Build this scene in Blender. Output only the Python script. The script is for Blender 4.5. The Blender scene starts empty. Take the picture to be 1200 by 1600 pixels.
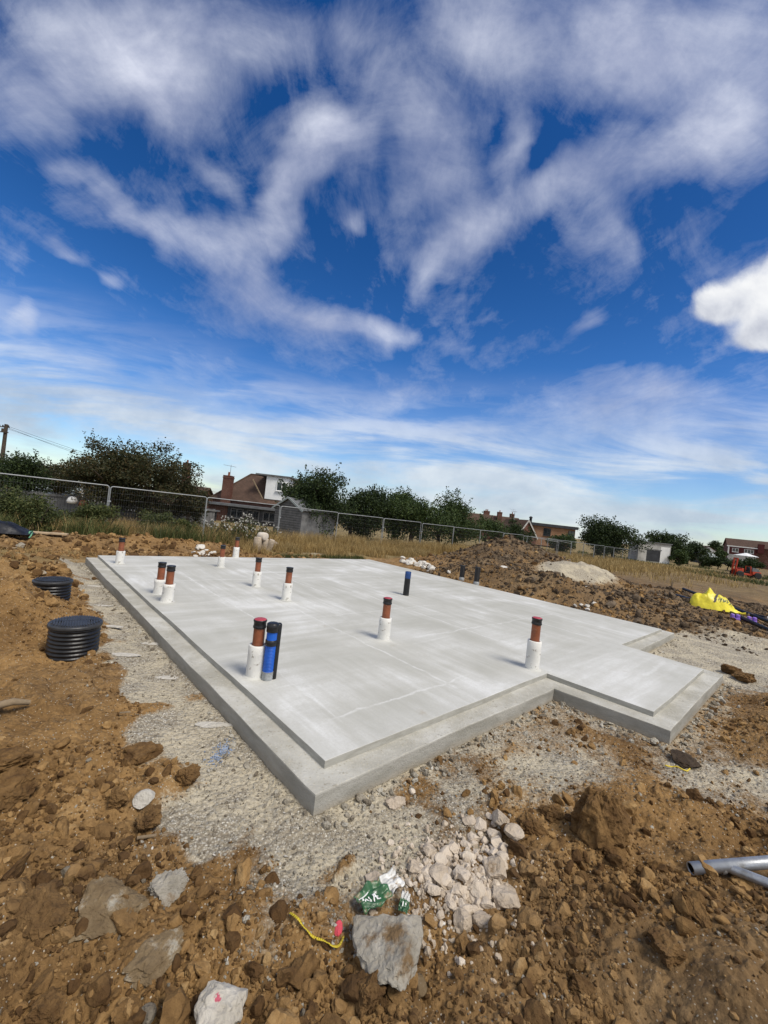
import bpy, bmesh, math, random
import numpy as np
from mathutils import Vector, Matrix, noise as mnoise
C = bpy.context.scene.collection
R = math.radians
rng = np.random.default_rng(7)
random.seed(7)

# ------------------------------------------------------------------ camera
CAMH = 2.0; FPX = 630.0; ROLL = R(6.5); PITCH = R(0.6)
cr, sr = math.cos(ROLL), math.sin(ROLL)
fw = Vector((0, math.cos(PITCH), math.sin(PITCH)))
up0 = Vector((0, -math.sin(PITCH), math.cos(PITCH)))
rt0 = Vector((1, 0, 0))
rt = rt0*cr + up0*sr
up = up0*cr - rt0*sr
cam_d = bpy.data.cameras.new('camera')
cam = bpy.data.objects.new('camera', cam_d); C.objects.link(cam)
M = Matrix.Identity(4)
for i, v in enumerate((rt, up, -fw)):
    for k in range(3): M[k][i] = v[k]
M[2][3] = CAMH
cam.matrix_world = M
cam_d.sensor_fit = 'HORIZONTAL'; cam_d.sensor_width = 36.0
cam_d.lens = 36.0*FPX/1200.0
cam_d.clip_start = 0.05; cam_d.clip_end = 6000
sc = bpy.context.scene
sc.camera = cam

# ------------------------------------------------------------------ light and exposure
SUN_EL, SUN_AZ = 56.0, 128.0            # azimuth clockwise from +Y (the view direction)
sc.view_settings.view_transform = 'Standard'
sc.view_settings.look = 'None'
sc.view_settings.exposure = 0.70
sc.view_settings.gamma = 1.0
sd = bpy.data.lights.new('sun', 'SUN'); sd.energy = 2.1; sd.angle = R(19.0); sd.color = (1.0, 0.94, 0.85)
sun = bpy.data.objects.new('sun', sd); C.objects.link(sun)
sdir = Vector((math.sin(R(SUN_AZ))*math.cos(R(SUN_EL)), math.cos(R(SUN_AZ))*math.cos(R(SUN_EL)), math.sin(R(SUN_EL))))
sun.rotation_euler = sdir.to_track_quat('Z', 'Y').to_euler()
sun.location = (0, 0, 60)

# ------------------------------------------------------------------ node helpers
class NB:
    """a small node-tree builder"""
    def __init__(s, nt): s.nt = nt
    def n(s, t, props=None, **inp):
        nd = s.nt.nodes.new(t)
        for k, v in (props or {}).items(): setattr(nd, k, v)
        for k, v in inp.items():
            key = int(k[1:]) if k[0] == 'i' and k[1:].isdigit() else k.replace('_', ' ')
            s.set(nd.inputs[key], v)
        return nd
    def set(s, sock, v):
        if isinstance(v, bpy.types.NodeSocket): s.nt.links.new(v, sock)
        elif isinstance(v, bpy.types.Node): s.nt.links.new(v.outputs[0], sock)
        else:
            if sock.type == 'RGBA' and len(v) == 3: v = (*v, 1)
            sock.default_value = v
    def math(s, op, a, b=0.0, clamp=False):
        return s.n('ShaderNodeMath', dict(operation=op, use_clamp=clamp), i0=a, i1=b).outputs[0]
    def vm(s, op, a, b=(0, 0, 0)):
        return s.n('ShaderNodeVectorMath', dict(operation=op), i0=a, i1=b)
    def noise(s, vec, scale, detail=4, rough=.55, dist=0.0):
        return s.n('ShaderNodeTexNoise', None, Vector=vec, Scale=scale, Detail=detail, Roughness=rough, Distortion=dist).outputs[0]
    def ramp(s, v, lo, hi, a=0.0, b=1.0, smooth=True):
        return s.n('ShaderNodeMapRange', dict(interpolation_type='SMOOTHSTEP' if smooth else 'LINEAR', clamp=True),
                   Value=v, From_Min=lo, From_Max=hi, To_Min=a, To_Max=b).outputs[0]
    def mix(s, f, a, b, mode='MIX'):
        nd = s.nt.nodes.new('ShaderNodeMix'); nd.data_type = 'RGBA'; nd.blend_type = mode
        s.set(nd.inputs[0], f); s.set(nd.inputs[6], a); s.set(nd.inputs[7], b)
        return nd.outputs[2]
    def cramp(s, v, stops):
        nd = s.nt.nodes.new('ShaderNodeValToRGB'); s.set(nd.inputs[0], v)
        el = nd.color_ramp.elements
        while len(el) < len(stops): el.new(0.5)
        for e, (p, c) in zip(el, stops): e.position = p; e.color = (*c, 1)
        return nd.outputs[0]
    def mapping(s, vec, loc=(0, 0, 0), rot=(0, 0, 0), scale=(1, 1, 1), kind='POINT'):
        return s.n('ShaderNodeMapping', dict(vector_type=kind), Vector=vec, Location=loc, Rotation=rot, Scale=scale).outputs[0]

# ------------------------------------------------------------------ world: Nishita sky with wind-combed cloud
world = bpy.data.worlds.new('World'); sc.world = world; world.use_nodes = True
wt = world.node_tree; wt.nodes.clear(); b = NB(wt)
sky = b.n('ShaderNodeTexSky', dict(sky_type='NISHITA', sun_disc=False, sun_elevation=R(SUN_EL), sun_rotation=R(SUN_AZ),
                                   altitude=0.0, air_density=1.0, dust_density=0.3, ozone_density=4.0))
dirv = b.n('ShaderNodeTexCoord').outputs['Generated']
sep = b.n('ShaderNodeSeparateXYZ', None, Vector=dirv)
dx, dy, dz = sep.outputs
elev = b.math('MAXIMUM', dz, 0.03)
plane = b.n('ShaderNodeCombineXYZ', None, X=b.math('DIVIDE', dx, elev), Y=b.math('DIVIDE', dy, elev), Z=0.0).outputs[0]
dyc = b.math('MAXIMUM', dy, 0.05)
gno = b.n('ShaderNodeCombineXYZ', None, X=b.math('DIVIDE', dx, dyc), Y=b.math('DIVIDE', dz, dyc), Z=0.0).outputs[0]
# wisps: noise in the plane of the cloud sheet, drawn out along the wind
wisp = b.noise(b.mapping(plane, rot=(0, 0, R(8)), scale=(1.5, .8, 1)), 1.7, 9, .62, .7)
wisp2 = b.noise(b.mapping(plane, loc=(3.1, 7.7, 0), rot=(0, 0, R(-14)), scale=(2.2, .9, 1)), 3.0, 11, .68, .6)
puff = b.noise(b.mapping(gno, loc=(5, 2, 0)), 3.6, 12, .67, .55)
lowb = b.noise(b.mapping(gno, loc=(1.7, 4.2, 0), rot=(0, 0, R(-3)), scale=(1.1, 7, 1)), 1.6, 9, .6, .4)
wc = b.n('ShaderNodeTexNoise', None, Vector=gno, Scale=2.4, Detail=4.0, Roughness=.55).outputs['Color']
wv = b.vm('SCALE', b.vm('SUBTRACT', wc, (.5, .5, .5)).outputs[0]); wv.inputs['Scale'].default_value = .30
gw = b.vm('ADD', gno, wv.outputs[0]).outputs[0]
def sky_dir(px, py):                     # a direction of the sky as (x/y, z/y)
    x = (px-600)/FPX; y = (800-py)/FPX
    X = cr*x - sr*y; Y = sr*x + cr*y
    d = rt0*X + up0*Y + fw
    return d.x/d.y, d.z/d.y
def stroke(p0, p1, wid, amp, ext=1.0, soft=0.0, vec=None):
    a = sky_dir(*p0); c = sky_dir(*p1)
    L = math.hypot(c[0]-a[0], c[1]-a[1])/2 + wid/FPX*ext
    ang = math.atan2(c[1]-a[1], c[0]-a[0])
    m = b.mapping(vec or gw, loc=((a[0]+c[0])/2, (a[1]+c[1])/2, 0), rot=(0, 0, ang), scale=(L, wid/FPX, 1), kind='TEXTURE')
    m2 = b.vm('MULTIPLY', m, (1, 1, 0)).outputs[0]
    return b.ramp(b.vm('LENGTH', m2).outputs[1], 1.0, soft, 0.0, amp)
STROKES = [
    ((0, 40), (380, 60), 130, .95), ((-20, 130), (130, 170), 75, .7), ((150, 110), (330, 150), 80, .75), ((430, 40), (520, 20), 80, .5),
    ((480, 190), (545, 235), 62, .95), ((500, 215), (430, 300), 48, .85), ((430, 300), (420, 370), 48, .8), ((400, 375), (280, 400), 58, .85),
    ((260, 385), (240, 350), 40, .5), ((330, 430), (430, 485), 52, .75), ((430, 490), (540, 530), 40, .85), ((540, 530), (648, 545), 24, .9),
    ((105, 250), (170, 305), 30, .55), ((170, 305), (235, 375), 30, .6), ((320, 240), (370, 330), 34, .4), ((300, 480), (480, 560), 40, .4),
    ((600, 60), (640, 250), 95, .42), ((680, 200), (700, 330), 95, .5), ((700, 20), (800, 60), 90, .55), ((540, 330), (555, 345), 22, .4),
    ((815, 150), (780, 290), 36, .75), ((900, 260), (770, 335), 52, .75), ((760, 335), (690, 400), 46, .6), ((690, 400), (650, 470), 34, .55),
    ((860, 40), (1000, 60), 130, .7), ((1010, 50), (1230, 90), 150, .85), ((1200, 170), (1020, 230), 80, .75), ((1010, 220), (880, 280), 70, .55),
    ((940, 300), (965, 420), 46, .45), ((880, 330), (900, 380), 40, .3),
    ((-20, 505), (60, 500), 30, .8), ((0, 550), (180, 570), 34, .6), ((60, 590), (420, 590), 36, .6), ((200, 620), (520, 640), 34, .7),
    ((450, 640), (760, 610), 34, .5), ((0, 640), (300, 680), 40, .5), ((880, 510), (915, 497), 22, .42), ((690, 560), (790, 570), 30, .3),
    ((820, 610), (1240, 600), 34, .6), ((700, 680), (1250, 650), 62, .75), ((85, 405), (130, 420), 18, .45), ((160, 440), (185, 450), 14, .4),
    ((300, 700), (900, 730), 50, .55), ((20, 690), (500, 720), 36, .5),
]
acc = None
for p0_, p1_, w_, a_ in STROKES:
    o = stroke(p0_, p1_, w_*1.2, a_*.97)
    acc = o if acc is None else b.math('ADD', acc, o)
front = b.ramp(dy, .05, .25)
rear = b.ramp(b.noise(plane, .5, 3), .30, .55, .35, 1.0)
acc = b.math('ADD', b.math('MULTIPLY', b.math('MINIMUM', acc, 1.15), front), b.math('MULTIPLY', rear, b.math('SUBTRACT', 1.0, front)))
# overhead and low down the blend of textures changes: combed high up, banded near the horizon
hi = b.ramp(dz, .12, .34)
tex = b.mix(hi, lowb, b.math('ADD', b.math('MULTIPLY', wisp, .32), b.math('ADD', b.math('MULTIPLY', wisp2, .24), b.math('MULTIPLY', puff, .44))))
texf = b.n('ShaderNodeSeparateColor', None, Color=tex).outputs[0]
dens = b.ramp(b.math('ADD', b.math('ADD', b.math('MULTIPLY', acc, .92), .11), b.math('MULTIPLY', b.math('SUBTRACT', texf, .5), 2.6)), .10, 1.40, 0, .95, False)
veil = b.ramp(dz, .37, .13, 0, .88)      # thin general veil low in the sky
dens = b.math('MAXIMUM', dens, b.math('MULTIPLY', veil, b.ramp(lowb, .36, .60, .12, 1)))
shade = b.ramp(b.noise(b.mapping(gno, loc=(9, 3, 0), scale=(1, 1.6, 1)), 2.6, 6, .6, .2), .3, .7)
ccol = b.mix(shade, (2.9, 3.15, 4.15), (5.2, 5.4, 6.1))
ccol = b.mix(hi, b.mix(shade, (2.7, 3.25, 4.0), (5.0, 5.35, 5.6)), ccol)
deep = b.n('ShaderNodeHueSaturation', None, Hue=.511, Saturation=1.34, Value=b.ramp(dz, .18, .62, .86, .60), Fac=1.0, Color=sky.outputs[0]).outputs[0]
ccol = b.mix(front, (6.2, 6.1, 5.9), ccol)         # brighter unseen cloud behind the camera, added for soft neutral light
col = b.mix(dens, deep, ccol)
# the one heaped cloud on the right
cum = None
gw2 = b.vm('ADD', gno, b.vm('MULTIPLY', b.vm('SUBTRACT', b.n('ShaderNodeTexNoise', None, Vector=gno, Scale=6.0, Detail=8.0, Roughness=.55).outputs['Color'], (.5, .5, .5)).outputs[0], (.10, .10, 0)).outputs[0]).outputs[0]
for s_ in [((1190, 450), (1300, 430), 92, .9), ((1125, 470), (1200, 480), 66, .8), ((1080, 478), (1130, 476), 44, .8), ((1105, 540), (1300, 528), 34, .8), ((1150, 510), (1300, 490), 62, .8)]:
    o = stroke(*s_, vec=gw2, ext=.7)
    cum = o if cum is None else b.math('ADD', cum, o)
cumd = b.math('MULTIPLY', b.ramp(b.math('ADD', cum, b.math('MULTIPLY', b.math('SUBTRACT', puff, .5), .8)), .18, .80), front)
under = b.math('ADD', b.math('MULTIPLY', b.math('SUBTRACT', b.noise(b.mapping(gno, loc=(2, 8, 0)), 9, 8, .55, .3), .5), 1.5), b.ramp(b.n('ShaderNodeSeparateXYZ', None, Vector=gno).outputs[1], .46, .68, .05, 1.0, False))
col = b.mix(cumd, col, b.cramp(b.ramp(under, .08, 1.12), [(0, (2.9, 3.1, 3.7)), (.5, (4.6, 4.75, 5.1)), (1, (5.9, 5.95, 6.0))]))
bg = b.n('ShaderNodeBackground', None, Color=col, Strength=.1)
b.n('ShaderNodeOutputWorld', None, Surface=bg)

# ------------------------------------------------------------------ picture-to-place helpers (known ground heights / distances)
def ray(px, py):
    x = (px-600)/FPX; y = (800-py)/FPX
    X = cr*x - sr*y; Y = sr*x + cr*y
    return rt0*X + up0*Y + fw
def W(px, py, z):
    d = ray(px, py); t = (z-CAMH)/d.z
    return Vector((d.x*t, d.y*t, z))
def at(px, py, Y):
    d = ray(px, py); t = Y/d.y
    return Vector((d.x*t, Y, CAMH+d.z*t))

# ------------------------------------------------------------------ objects, properties
def tag(o, label=None, cat=None, group=None, kind=None):
    if label: o['label'] = label
    if cat: o['category'] = cat
    if group: o['group'] = group
    if kind: o['kind'] = kind
    return o
def empty(name, loc, rz=0.0, label=None, cat=None, group=None):
    o = bpy.data.objects.new(name, None); C.objects.link(o)
    o.empty_display_size = .2
    o.location = loc; o.rotation_euler = (0, 0, rz)
    return tag(o, label, cat, group)
def link(name, me, mat=None, parent=None, loc=None):
    o = bpy.data.objects.new(name, me); C.objects.link(o)
    if mat is not None and not me.materials: me.materials.append(mat)
    if parent is not None: o.parent = parent
    if loc is not None: o.location = loc
    return o
def copy_tree(o, parent=None):
    c = o.copy(); C.objects.link(c)
    if parent is not None: c.parent = parent
    for ch in list(o.children): copy_tree(ch, c)
    return c

def mesh_np(name, V, F, smooth=False, attrs=None):
    """mesh straight from arrays; F is an (n,k) array or a list of such arrays"""
    if not isinstance(F, (list, tuple)): F = [F]
    F = [f for f in F if len(f)]
    me = bpy.data.meshes.new(name)
    me.vertices.add(len(V)); me.vertices.foreach_set('co', np.ascontiguousarray(V, dtype=np.float32).ravel())
    nl = sum(f.size for f in F); npol = sum(len(f) for f in F)
    me.loops.add(nl); me.loops.foreach_set('vertex_index', np.concatenate([f.ravel() for f in F]).astype(np.int32))
    me.polygons.add(npol)
    tot = np.concatenate([np.full(len(f), f.shape[1]) for f in F]); st = np.concatenate([[0], np.cumsum(tot)[:-1]])
    me.polygons.foreach_set('loop_start', st.astype(np.int32))
    me.polygons.foreach_set('use_smooth', np.full(npol, bool(smooth)))
    me.update(calc_edges=True)
    for k, v in (attrs or {}).items():
        a = me.attributes.new(k, 'FLOAT', 'POINT'); a.data.foreach_set('value', v.astype(np.float32))
    return me

class MB:
    """collects shapes into ONE mesh"""
    def __init__(s): s.v = []; s.f = []; s.sm = []
    def add(s, V, F, smooth=False):
        k = len(s.v); s.v += [tuple(p) for p in V]; s.f += [tuple(i+k for i in f) for f in F]; s.sm += [smooth]*len(F); return s
    def box(s, c, d, rz=0.0, M=None):
        x, y, z = d[0]/2, d[1]/2, d[2]/2
        P = [Vector((a*x, e*y, g*z)) for a in (-1, 1) for e in (-1, 1) for g in (-1, 1)]
        if M is not None: P = [M @ p for p in P]
        elif rz: P = [Matrix.Rotation(rz, 3, 'Z') @ p for p in P]
        P = [p+Vector(c) for p in P]
        return s.add(P, [(0, 1, 3, 2), (4, 6, 7, 5), (0, 4, 5, 1), (2, 3, 7, 6), (0, 2, 6, 4), (1, 5, 7, 3)])
    def bar(s, a, c, w, h=None):
        a, c = Vector(a), Vector(c); d = c-a; h = h or w
        q = d.to_track_quat('X', 'Z').to_matrix()
        return s.box((a+c)/2, (d.length, w, h), M=q)
    def tube(s, pts, r, n=10, cap=True, smooth=True):
        pts = [Vector(p) for p in pts]; m = len(pts)
        rs = r if isinstance(r, (list, tuple)) else [r]*m
        V = []; ref = None
        for i, p in enumerate(pts):
            t = (pts[min(i+1, m-1)]-pts[max(i-1, 0)]).normalized()
            if ref is None: ref = Vector((0, 0, 1)) if abs(t.z) < .9 else Vector((1, 0, 0))
            u = (ref - t*ref.dot(t)).normalized(); w = t.cross(u); ref = u
            V += [p+(u*math.cos(2*math.pi*k/n)+w*math.sin(2*math.pi*k/n))*rs[i] for k in range(n)]
        F = [(i*n+k, i*n+(k+1) % n, (i+1)*n+(k+1) % n, (i+1)*n+k) for i in range(m-1) for k in range(n)]
        s.add(V, F, smooth)
        if cap: s.add(V[:n][::-1], [tuple(range(n))]); s.add(V[-n:], [tuple(range(n))])
        return s
    def lathe(s, prof, c=(0, 0, 0), n=24, smooth=True, wob=0.0, seed=0):
        V = []; rr = random.Random(seed); ph = [rr.uniform(0, 6.28) for _ in range(4)]
        for (r, z) in prof:
            for k in range(n):
                a = 2*math.pi*k/n
                q = r*(1+wob*(math.sin(2*a+ph[0]+z*9)+.6*math.sin(3*a+ph[1]-z*14)))
                V.append((c[0]+q*math.cos(a), c[1]+q*math.sin(a), c[2]+z))
        F = [(i*n+k, i*n+(k+1) % n, (i+1)*n+(k+1) % n, (i+1)*n+k) for i in range(len(prof)-1) for k in range(n)]
        s.add(V, F, smooth)
        if prof[-1][0] > 1e-4: s.add(V[-n:], [tuple(range(n))])
        return s
    def prism(s, poly, z0, z1):
        n = len(poly)
        V = [(x, y, z0) for x, y in poly]+[(x, y, z1) for x, y in poly]
        F = [tuple(range(n))[::-1], tuple(range(n, 2*n))]+[(i, (i+1) % n, n+(i+1) % n, n+i) for i in range(n)]
        return s.add(V, F)
    def mesh(s, name, bevel=0.0, seg=2, fixn=True):
        me = bpy.data.meshes.new(name); me.from_pydata(s.v, [], s.f)
        me.polygons.foreach_set('use_smooth', s.sm); me.update()
        if fixn or bevel:
            bm = bmesh.new(); bm.from_mesh(me)
            bmesh.ops.recalc_face_normals(bm, faces=bm.faces)
            if bevel:
                ed = [e for e in bm.edges if len(e.link_faces) == 2 and e.calc_face_angle(0) > .5]
                bmesh.ops.bevel(bm, geom=ed, offset=bevel, segments=seg, affect='EDGES', profile=.5)
            bm.to_mesh(me); bm.free()
        return me
    def build(s, name, mat, parent=None, bevel=0.0, loc=None, seg=2):
        return link(name, s.mesh(name, bevel, seg), mat, parent, loc)

# ------------------------------------------------------------------ numpy noise
def _h(ix, iy, seed):
    h = (ix.astype(np.int64)*374761393 + iy.astype(np.int64)*668265263 + seed*974634777) & 0xffffffff
    h = ((h ^ (h >> 13))*1274126177) & 0xffffffff
    h = ((h ^ (h >> 16))*2246822519) & 0xffffffff
    return ((h ^ (h >> 15)) & 0xffffff)/float(0xffffff)
def pn(x, y, seed=0):
    ix, iy = np.floor(x), np.floor(y); fx, fy = x-ix, y-iy
    def g(ax, ay):
        a = _h(ix+ax, iy+ay, seed)*2*np.pi
        return np.cos(a)*(fx-ax)+np.sin(a)*(fy-ay)
    u = fx*fx*fx*(fx*(fx*6-15)+10); v = fy*fy*fy*(fy*(fy*6-15)+10)
    return ((g(0, 0)*(1-u)+g(1, 0)*u)*(1-v)+(g(0, 1)*(1-u)+g(1, 1)*u)*v)*1.5
def fbm(x, y, seed=0, o=4, gain=.5):
    s, a, f = 0, 1.0, 1.0
    for k in range(o):
        s = s+a*pn(x*f+17.3*k, y*f-9.1*k, seed+k); a *= gain; f *= 2.03
    return s
def cells(x, y, seed=0):
    """distance to the nearest scattered point and that point's own random number"""
    ix, iy = np.floor(x), np.floor(y)
    best = np.full(x.shape, 9.0); idn = np.zeros(x.shape)
    for ax in (-1, 0, 1):
        for ay in (-1, 0, 1):
            qx, qy = ix+ax, iy+ay
            d = np.hypot(qx+_h(qx, qy, seed)-x, qy+_h(qx, qy, seed+1)-y)
            m = d < best; best = np.where(m, d, best); idn = np.where(m, _h(qx, qy, seed+2), idn)
    return best, idn
def sstep(a, c, x):
    t = np.clip((x-a)/(c-a), 0, 1); return t*t*(3-2*t)

# ------------------------------------------------------------------ materials
def newmat(name):
    m = bpy.data.materials.new(name); m.use_nodes = True
    nt = m.node_tree; nt.nodes.clear(); q = NB(nt)
    p = nt.nodes.new('ShaderNodeBsdfPrincipled'); o = nt.nodes.new('ShaderNodeOutputMaterial')
    nt.links.new(p.outputs[0], o.inputs[0])
    return m, q, p
def spec(p, v):
    p.inputs['Specular IOR Level'].default_value = v
def ocoord(q): return q.n('ShaderNodeTexCoord').outputs['Object']
def isl(q): return q.n('ShaderNodeNewGeometry').outputs['Random Per Island']
def simple(name, col, rough=.6, var=.25, scale=6.0, bump=.0, bscale=40.0, metal=0.0, island=0.0, dirt=None, sp=.4):
    """plain material with mottled colour, uneven gloss and a fine bump"""
    m, q, p = newmat(name)
    oc = ocoord(q)
    n1 = q.noise(oc, scale, 5, .6)
    f = q.ramp(n1, .3, .7)
    dk = tuple(c*(1-var) for c in col); lt = tuple(min(1, c*(1+var)) for c in col)
    c = q.mix(f, dk, lt)
    if island:
        i_ = isl(q)
        c = q.mix(1.0, c, q.cramp(i_, [(0, (1-island,)*3), (1, (1+island*.6,)*3)]), 'MULTIPLY')
    if dirt:
        dcol, lo, hi, sc_ = dirt
        c = q.mix(q.ramp(q.noise(oc, sc_, 6, .65), lo, hi), c, dcol)
    q.set(p.inputs['Base Color'], c)
    q.set(p.inputs['Roughness'], q.ramp(q.noise(oc, scale*2.3, 3), .2, .8, max(.05, rough-.1), min(1, rough+.1)))
    p.inputs['Metallic'].default_value = metal; spec(p, sp)
    if bump:
        bn = q.n('ShaderNodeBump', None, Strength=bump, Distance=.02, Height=q.noise(oc, bscale, 5, .6))
        q.set(p.inputs['Normal'], bn)
    return m
M_ = {}
def leafmat(name, c1, c2, c3, tr=.25):
    m, q, p = newmat(name)
    i_ = isl(q)
    big = q.ramp(q.noise(ocoord(q), 1.1, 3), .35, .65)
    c = q.cramp(i_, [(0, c1), (.55, c2), (1, c3)])
    c = q.mix(q.math('MULTIPLY', big, .45), c, q.mix(1.0, c, (1.5, 1.35, 1.1), 'MULTIPLY'))
    q.set(p.inputs['Base Color'], c); p.inputs['Roughness'].default_value = .6; spec(p, .25)
    t = q.n('ShaderNodeBsdfTranslucent'); q.set(t.inputs[0], c)
    o = [n for n in q.nt.nodes if n.type == 'OUTPUT_MATERIAL'][0]
    q.nt.links.new(q.n('ShaderNodeMixShader', None, i0=tr, i1=p.outputs[0], i2=t.outputs[0]).outputs[0], o.inputs[0])
    return m

# concrete floor: pale, cloudy with laitance, trowelled in two directions
def concrete_floor():
    m, q, p = newmat('floated_concrete')
    uv = q.mapping(ocoord(q), loc=(.22, -2.51, 0)); uv = q.mapping(uv, rot=(0, 0, -R(42.25)))     # x along the front edge, y back
    s3 = q.n('ShaderNodeSeparateXYZ', None, Vector=uv); v, u, _ = s3.outputs
    big = q.noise(uv, .75, 6, .6, .4)
    st1 = q.noise(q.mapping(uv, scale=(3.4, .32, 1)), 1.5, 6, .62, .35)
    st2 = q.noise(q.mapping(uv, loc=(4, 9, 0), scale=(.30, 3.2, 1)), 1.4, 6, .62, .35)
    fine = q.noise(uv, 55, 4, .7)
    patch_ = q.ramp(q.noise(uv, .33, 3), .42, .6)
    stx = q.n('ShaderNodeMix', None, i0=patch_, i2=st1, i3=st2).outputs[0]
    f = q.math('ADD', q.math('MULTIPLY', big, .62), q.math('MULTIPLY', stx, .46))
    c = q.cramp(q.ramp(f, .42, .66, 0, 1, False), [(0, (.39, .385, .342)), (.45, (.455, .45, .41)), (.75, (.525, .522, .488)), (1, (.62, .62, .595))])
    # thin pale ridges where the float turned, and a border worked along the shutter
    wob = q.math('MULTIPLY', q.math('SUBTRACT', q.noise(uv, 1.7, 5, .6), .5), .22)
    def line(co, pos, wid, oth, a, e):
        d = q.math('ABSOLUTE', q.math('SUBTRACT', q.math('ADD', co, wob), pos))
        g = q.math('MULTIPLY', q.ramp(oth, a, a+.25), q.ramp(oth, e, e-.4))
        return q.math('MULTIPLY', q.ramp(d, wid, wid*.2), g)
    lines = None
    for L in [line(u, .62, .022, v, .45, 2.6), line(v, .60, .018, u, .5, 2.1), line(v, 2.05, .028, u, .3, 4.2), line(u, 3.3, .02, v, 2.2, 5.2),
              line(v, 4.1, .025, u, .6, 5), line(u, -.50, .045, v, 4.6, 6.0), line(v, 3.3, .03, u, 4.4, 8), line(v, 6.1, .035, u, .5, 6.5), line(u, 6.4, .035, v, .8, 7),
              line(v, 1.2, .022, u, 3.0, 7.2), line(u, 1.9, .024, v, 3.0, 7.5)]:
        lines = L if lines is None else q.math('MAXIMUM', lines, L)
    lines = q.math('MULTIPLY', lines, q.ramp(q.noise(uv, 6, 4), .35, .6, .25, .9))
    c = q.mix(q.math('MULTIPLY', lines, .58), c, (.68, .68, .66))
    edge = q.math('MULTIPLY', q.ramp(u, .62, .30), q.ramp(q.noise(uv, 3, 5), .3, .6, .2, 1))
    c = q.mix(q.math('MULTIPLY', edge, .25), c, (.58, .58, .56))
    c = q.mix(q.ramp(fine, .3, .75, 0, .30), c, (.36, .345, .30))
    spots = q.ramp(q.n('ShaderNodeTexVoronoi', None, Vector=uv, Scale=2.3).outputs[0], .03, .015)
    spots = q.math('MULTIPLY', spots, q.ramp(q.noise(uv, 1.3), .5, .6))
    c = q.mix(q.math('MULTIPLY', spots, .6), c, (.2, .17, .12))
    mud = q.math('MULTIPLY', q.ramp(q.noise(uv, 2.6, 7, .7, .4), .60, .74), q.ramp(q.noise(uv, 14, 4, .7), .42, .62))
    c = q.mix(q.math('MULTIPLY', mud, .55), c, (.33, .275, .20))
    damp = q.ramp(q.noise(uv, 1.15, 4, .55, .8), .56, .70, 0, .22)
    c = q.mix(damp, c, (.36, .355, .32))
    # the raw sides are darker and show the shutter
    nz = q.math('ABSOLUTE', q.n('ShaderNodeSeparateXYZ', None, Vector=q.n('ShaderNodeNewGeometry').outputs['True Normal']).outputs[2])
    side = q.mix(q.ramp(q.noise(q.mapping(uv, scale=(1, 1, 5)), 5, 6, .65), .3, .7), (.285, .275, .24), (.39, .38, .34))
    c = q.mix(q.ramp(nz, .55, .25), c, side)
    q.set(p.inputs['Base Color'], c); p.inputs['Roughness'].default_value = .82; spec(p, .3)
    q.set(p.inputs['Normal'], q.n('ShaderNodeBump', None, Strength=.35, Distance=.006, Height=q.math('ADD', fine, q.math('MULTIPLY', st1, 2.0))))
    return m
def concrete_footing():
    m, q, p = newmat('raw_concrete')
    oc = ocoord(q)
    uv = q.mapping(oc, rot=(0, 0, -R(42.25)))
    f = q.noise(uv, 2.2, 7, .65, .3)
    c = q.cramp(q.ramp(f, .3, .7), [(0, (.33, .315, .265)), (.5, (.41, .395, .345)), (1, (.50, .49, .445))])
    ag = q.n('ShaderNodeTexVoronoi', None, Vector=oc, Scale=38.0, Randomness=1.0)
    c = q.mix(q.math('MULTIPLY', q.ramp(ag.outputs[0], .34, .22), .5), c, q.cramp(ag.outputs[1], [(0, (.20, .17, .12)), (.5, (.46, .42, .33)), (1, (.6, .59, .55))]))
    pit = q.ramp(q.noise(oc, 17, 4, .6), .62, .70)
    c = q.mix(q.math('MULTIPLY', pit, .45), c, (.19, .17, .13))
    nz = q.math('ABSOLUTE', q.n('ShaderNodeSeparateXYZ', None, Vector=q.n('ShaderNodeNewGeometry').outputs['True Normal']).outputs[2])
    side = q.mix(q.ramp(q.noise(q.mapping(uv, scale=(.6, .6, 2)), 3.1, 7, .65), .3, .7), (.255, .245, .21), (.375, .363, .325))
    z = q.n('ShaderNodeSeparateXYZ', None, Vector=oc).outputs[2]
    dust = q.math('MULTIPLY', q.ramp(q.math('ADD', z, q.math('MULTIPLY', q.noise(oc, 7, 5), .07)), .205, .15), .55)
    side = q.mix(dust, side, (.34, .30, .235))
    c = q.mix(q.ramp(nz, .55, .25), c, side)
    q.set(p.inputs['Base Color'], c); p.inputs['Roughness'].default_value = .9; spec(p, .2)
    h = q.math('ADD', q.noise(oc, 60, 5, .7), q.math('MULTIPLY', q.noise(oc, 9, 4), 1.6))
    q.set(p.inputs['Normal'], q.n('ShaderNodeBump', None, Strength=.6, Distance=.012, Height=h))
    return m

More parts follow.
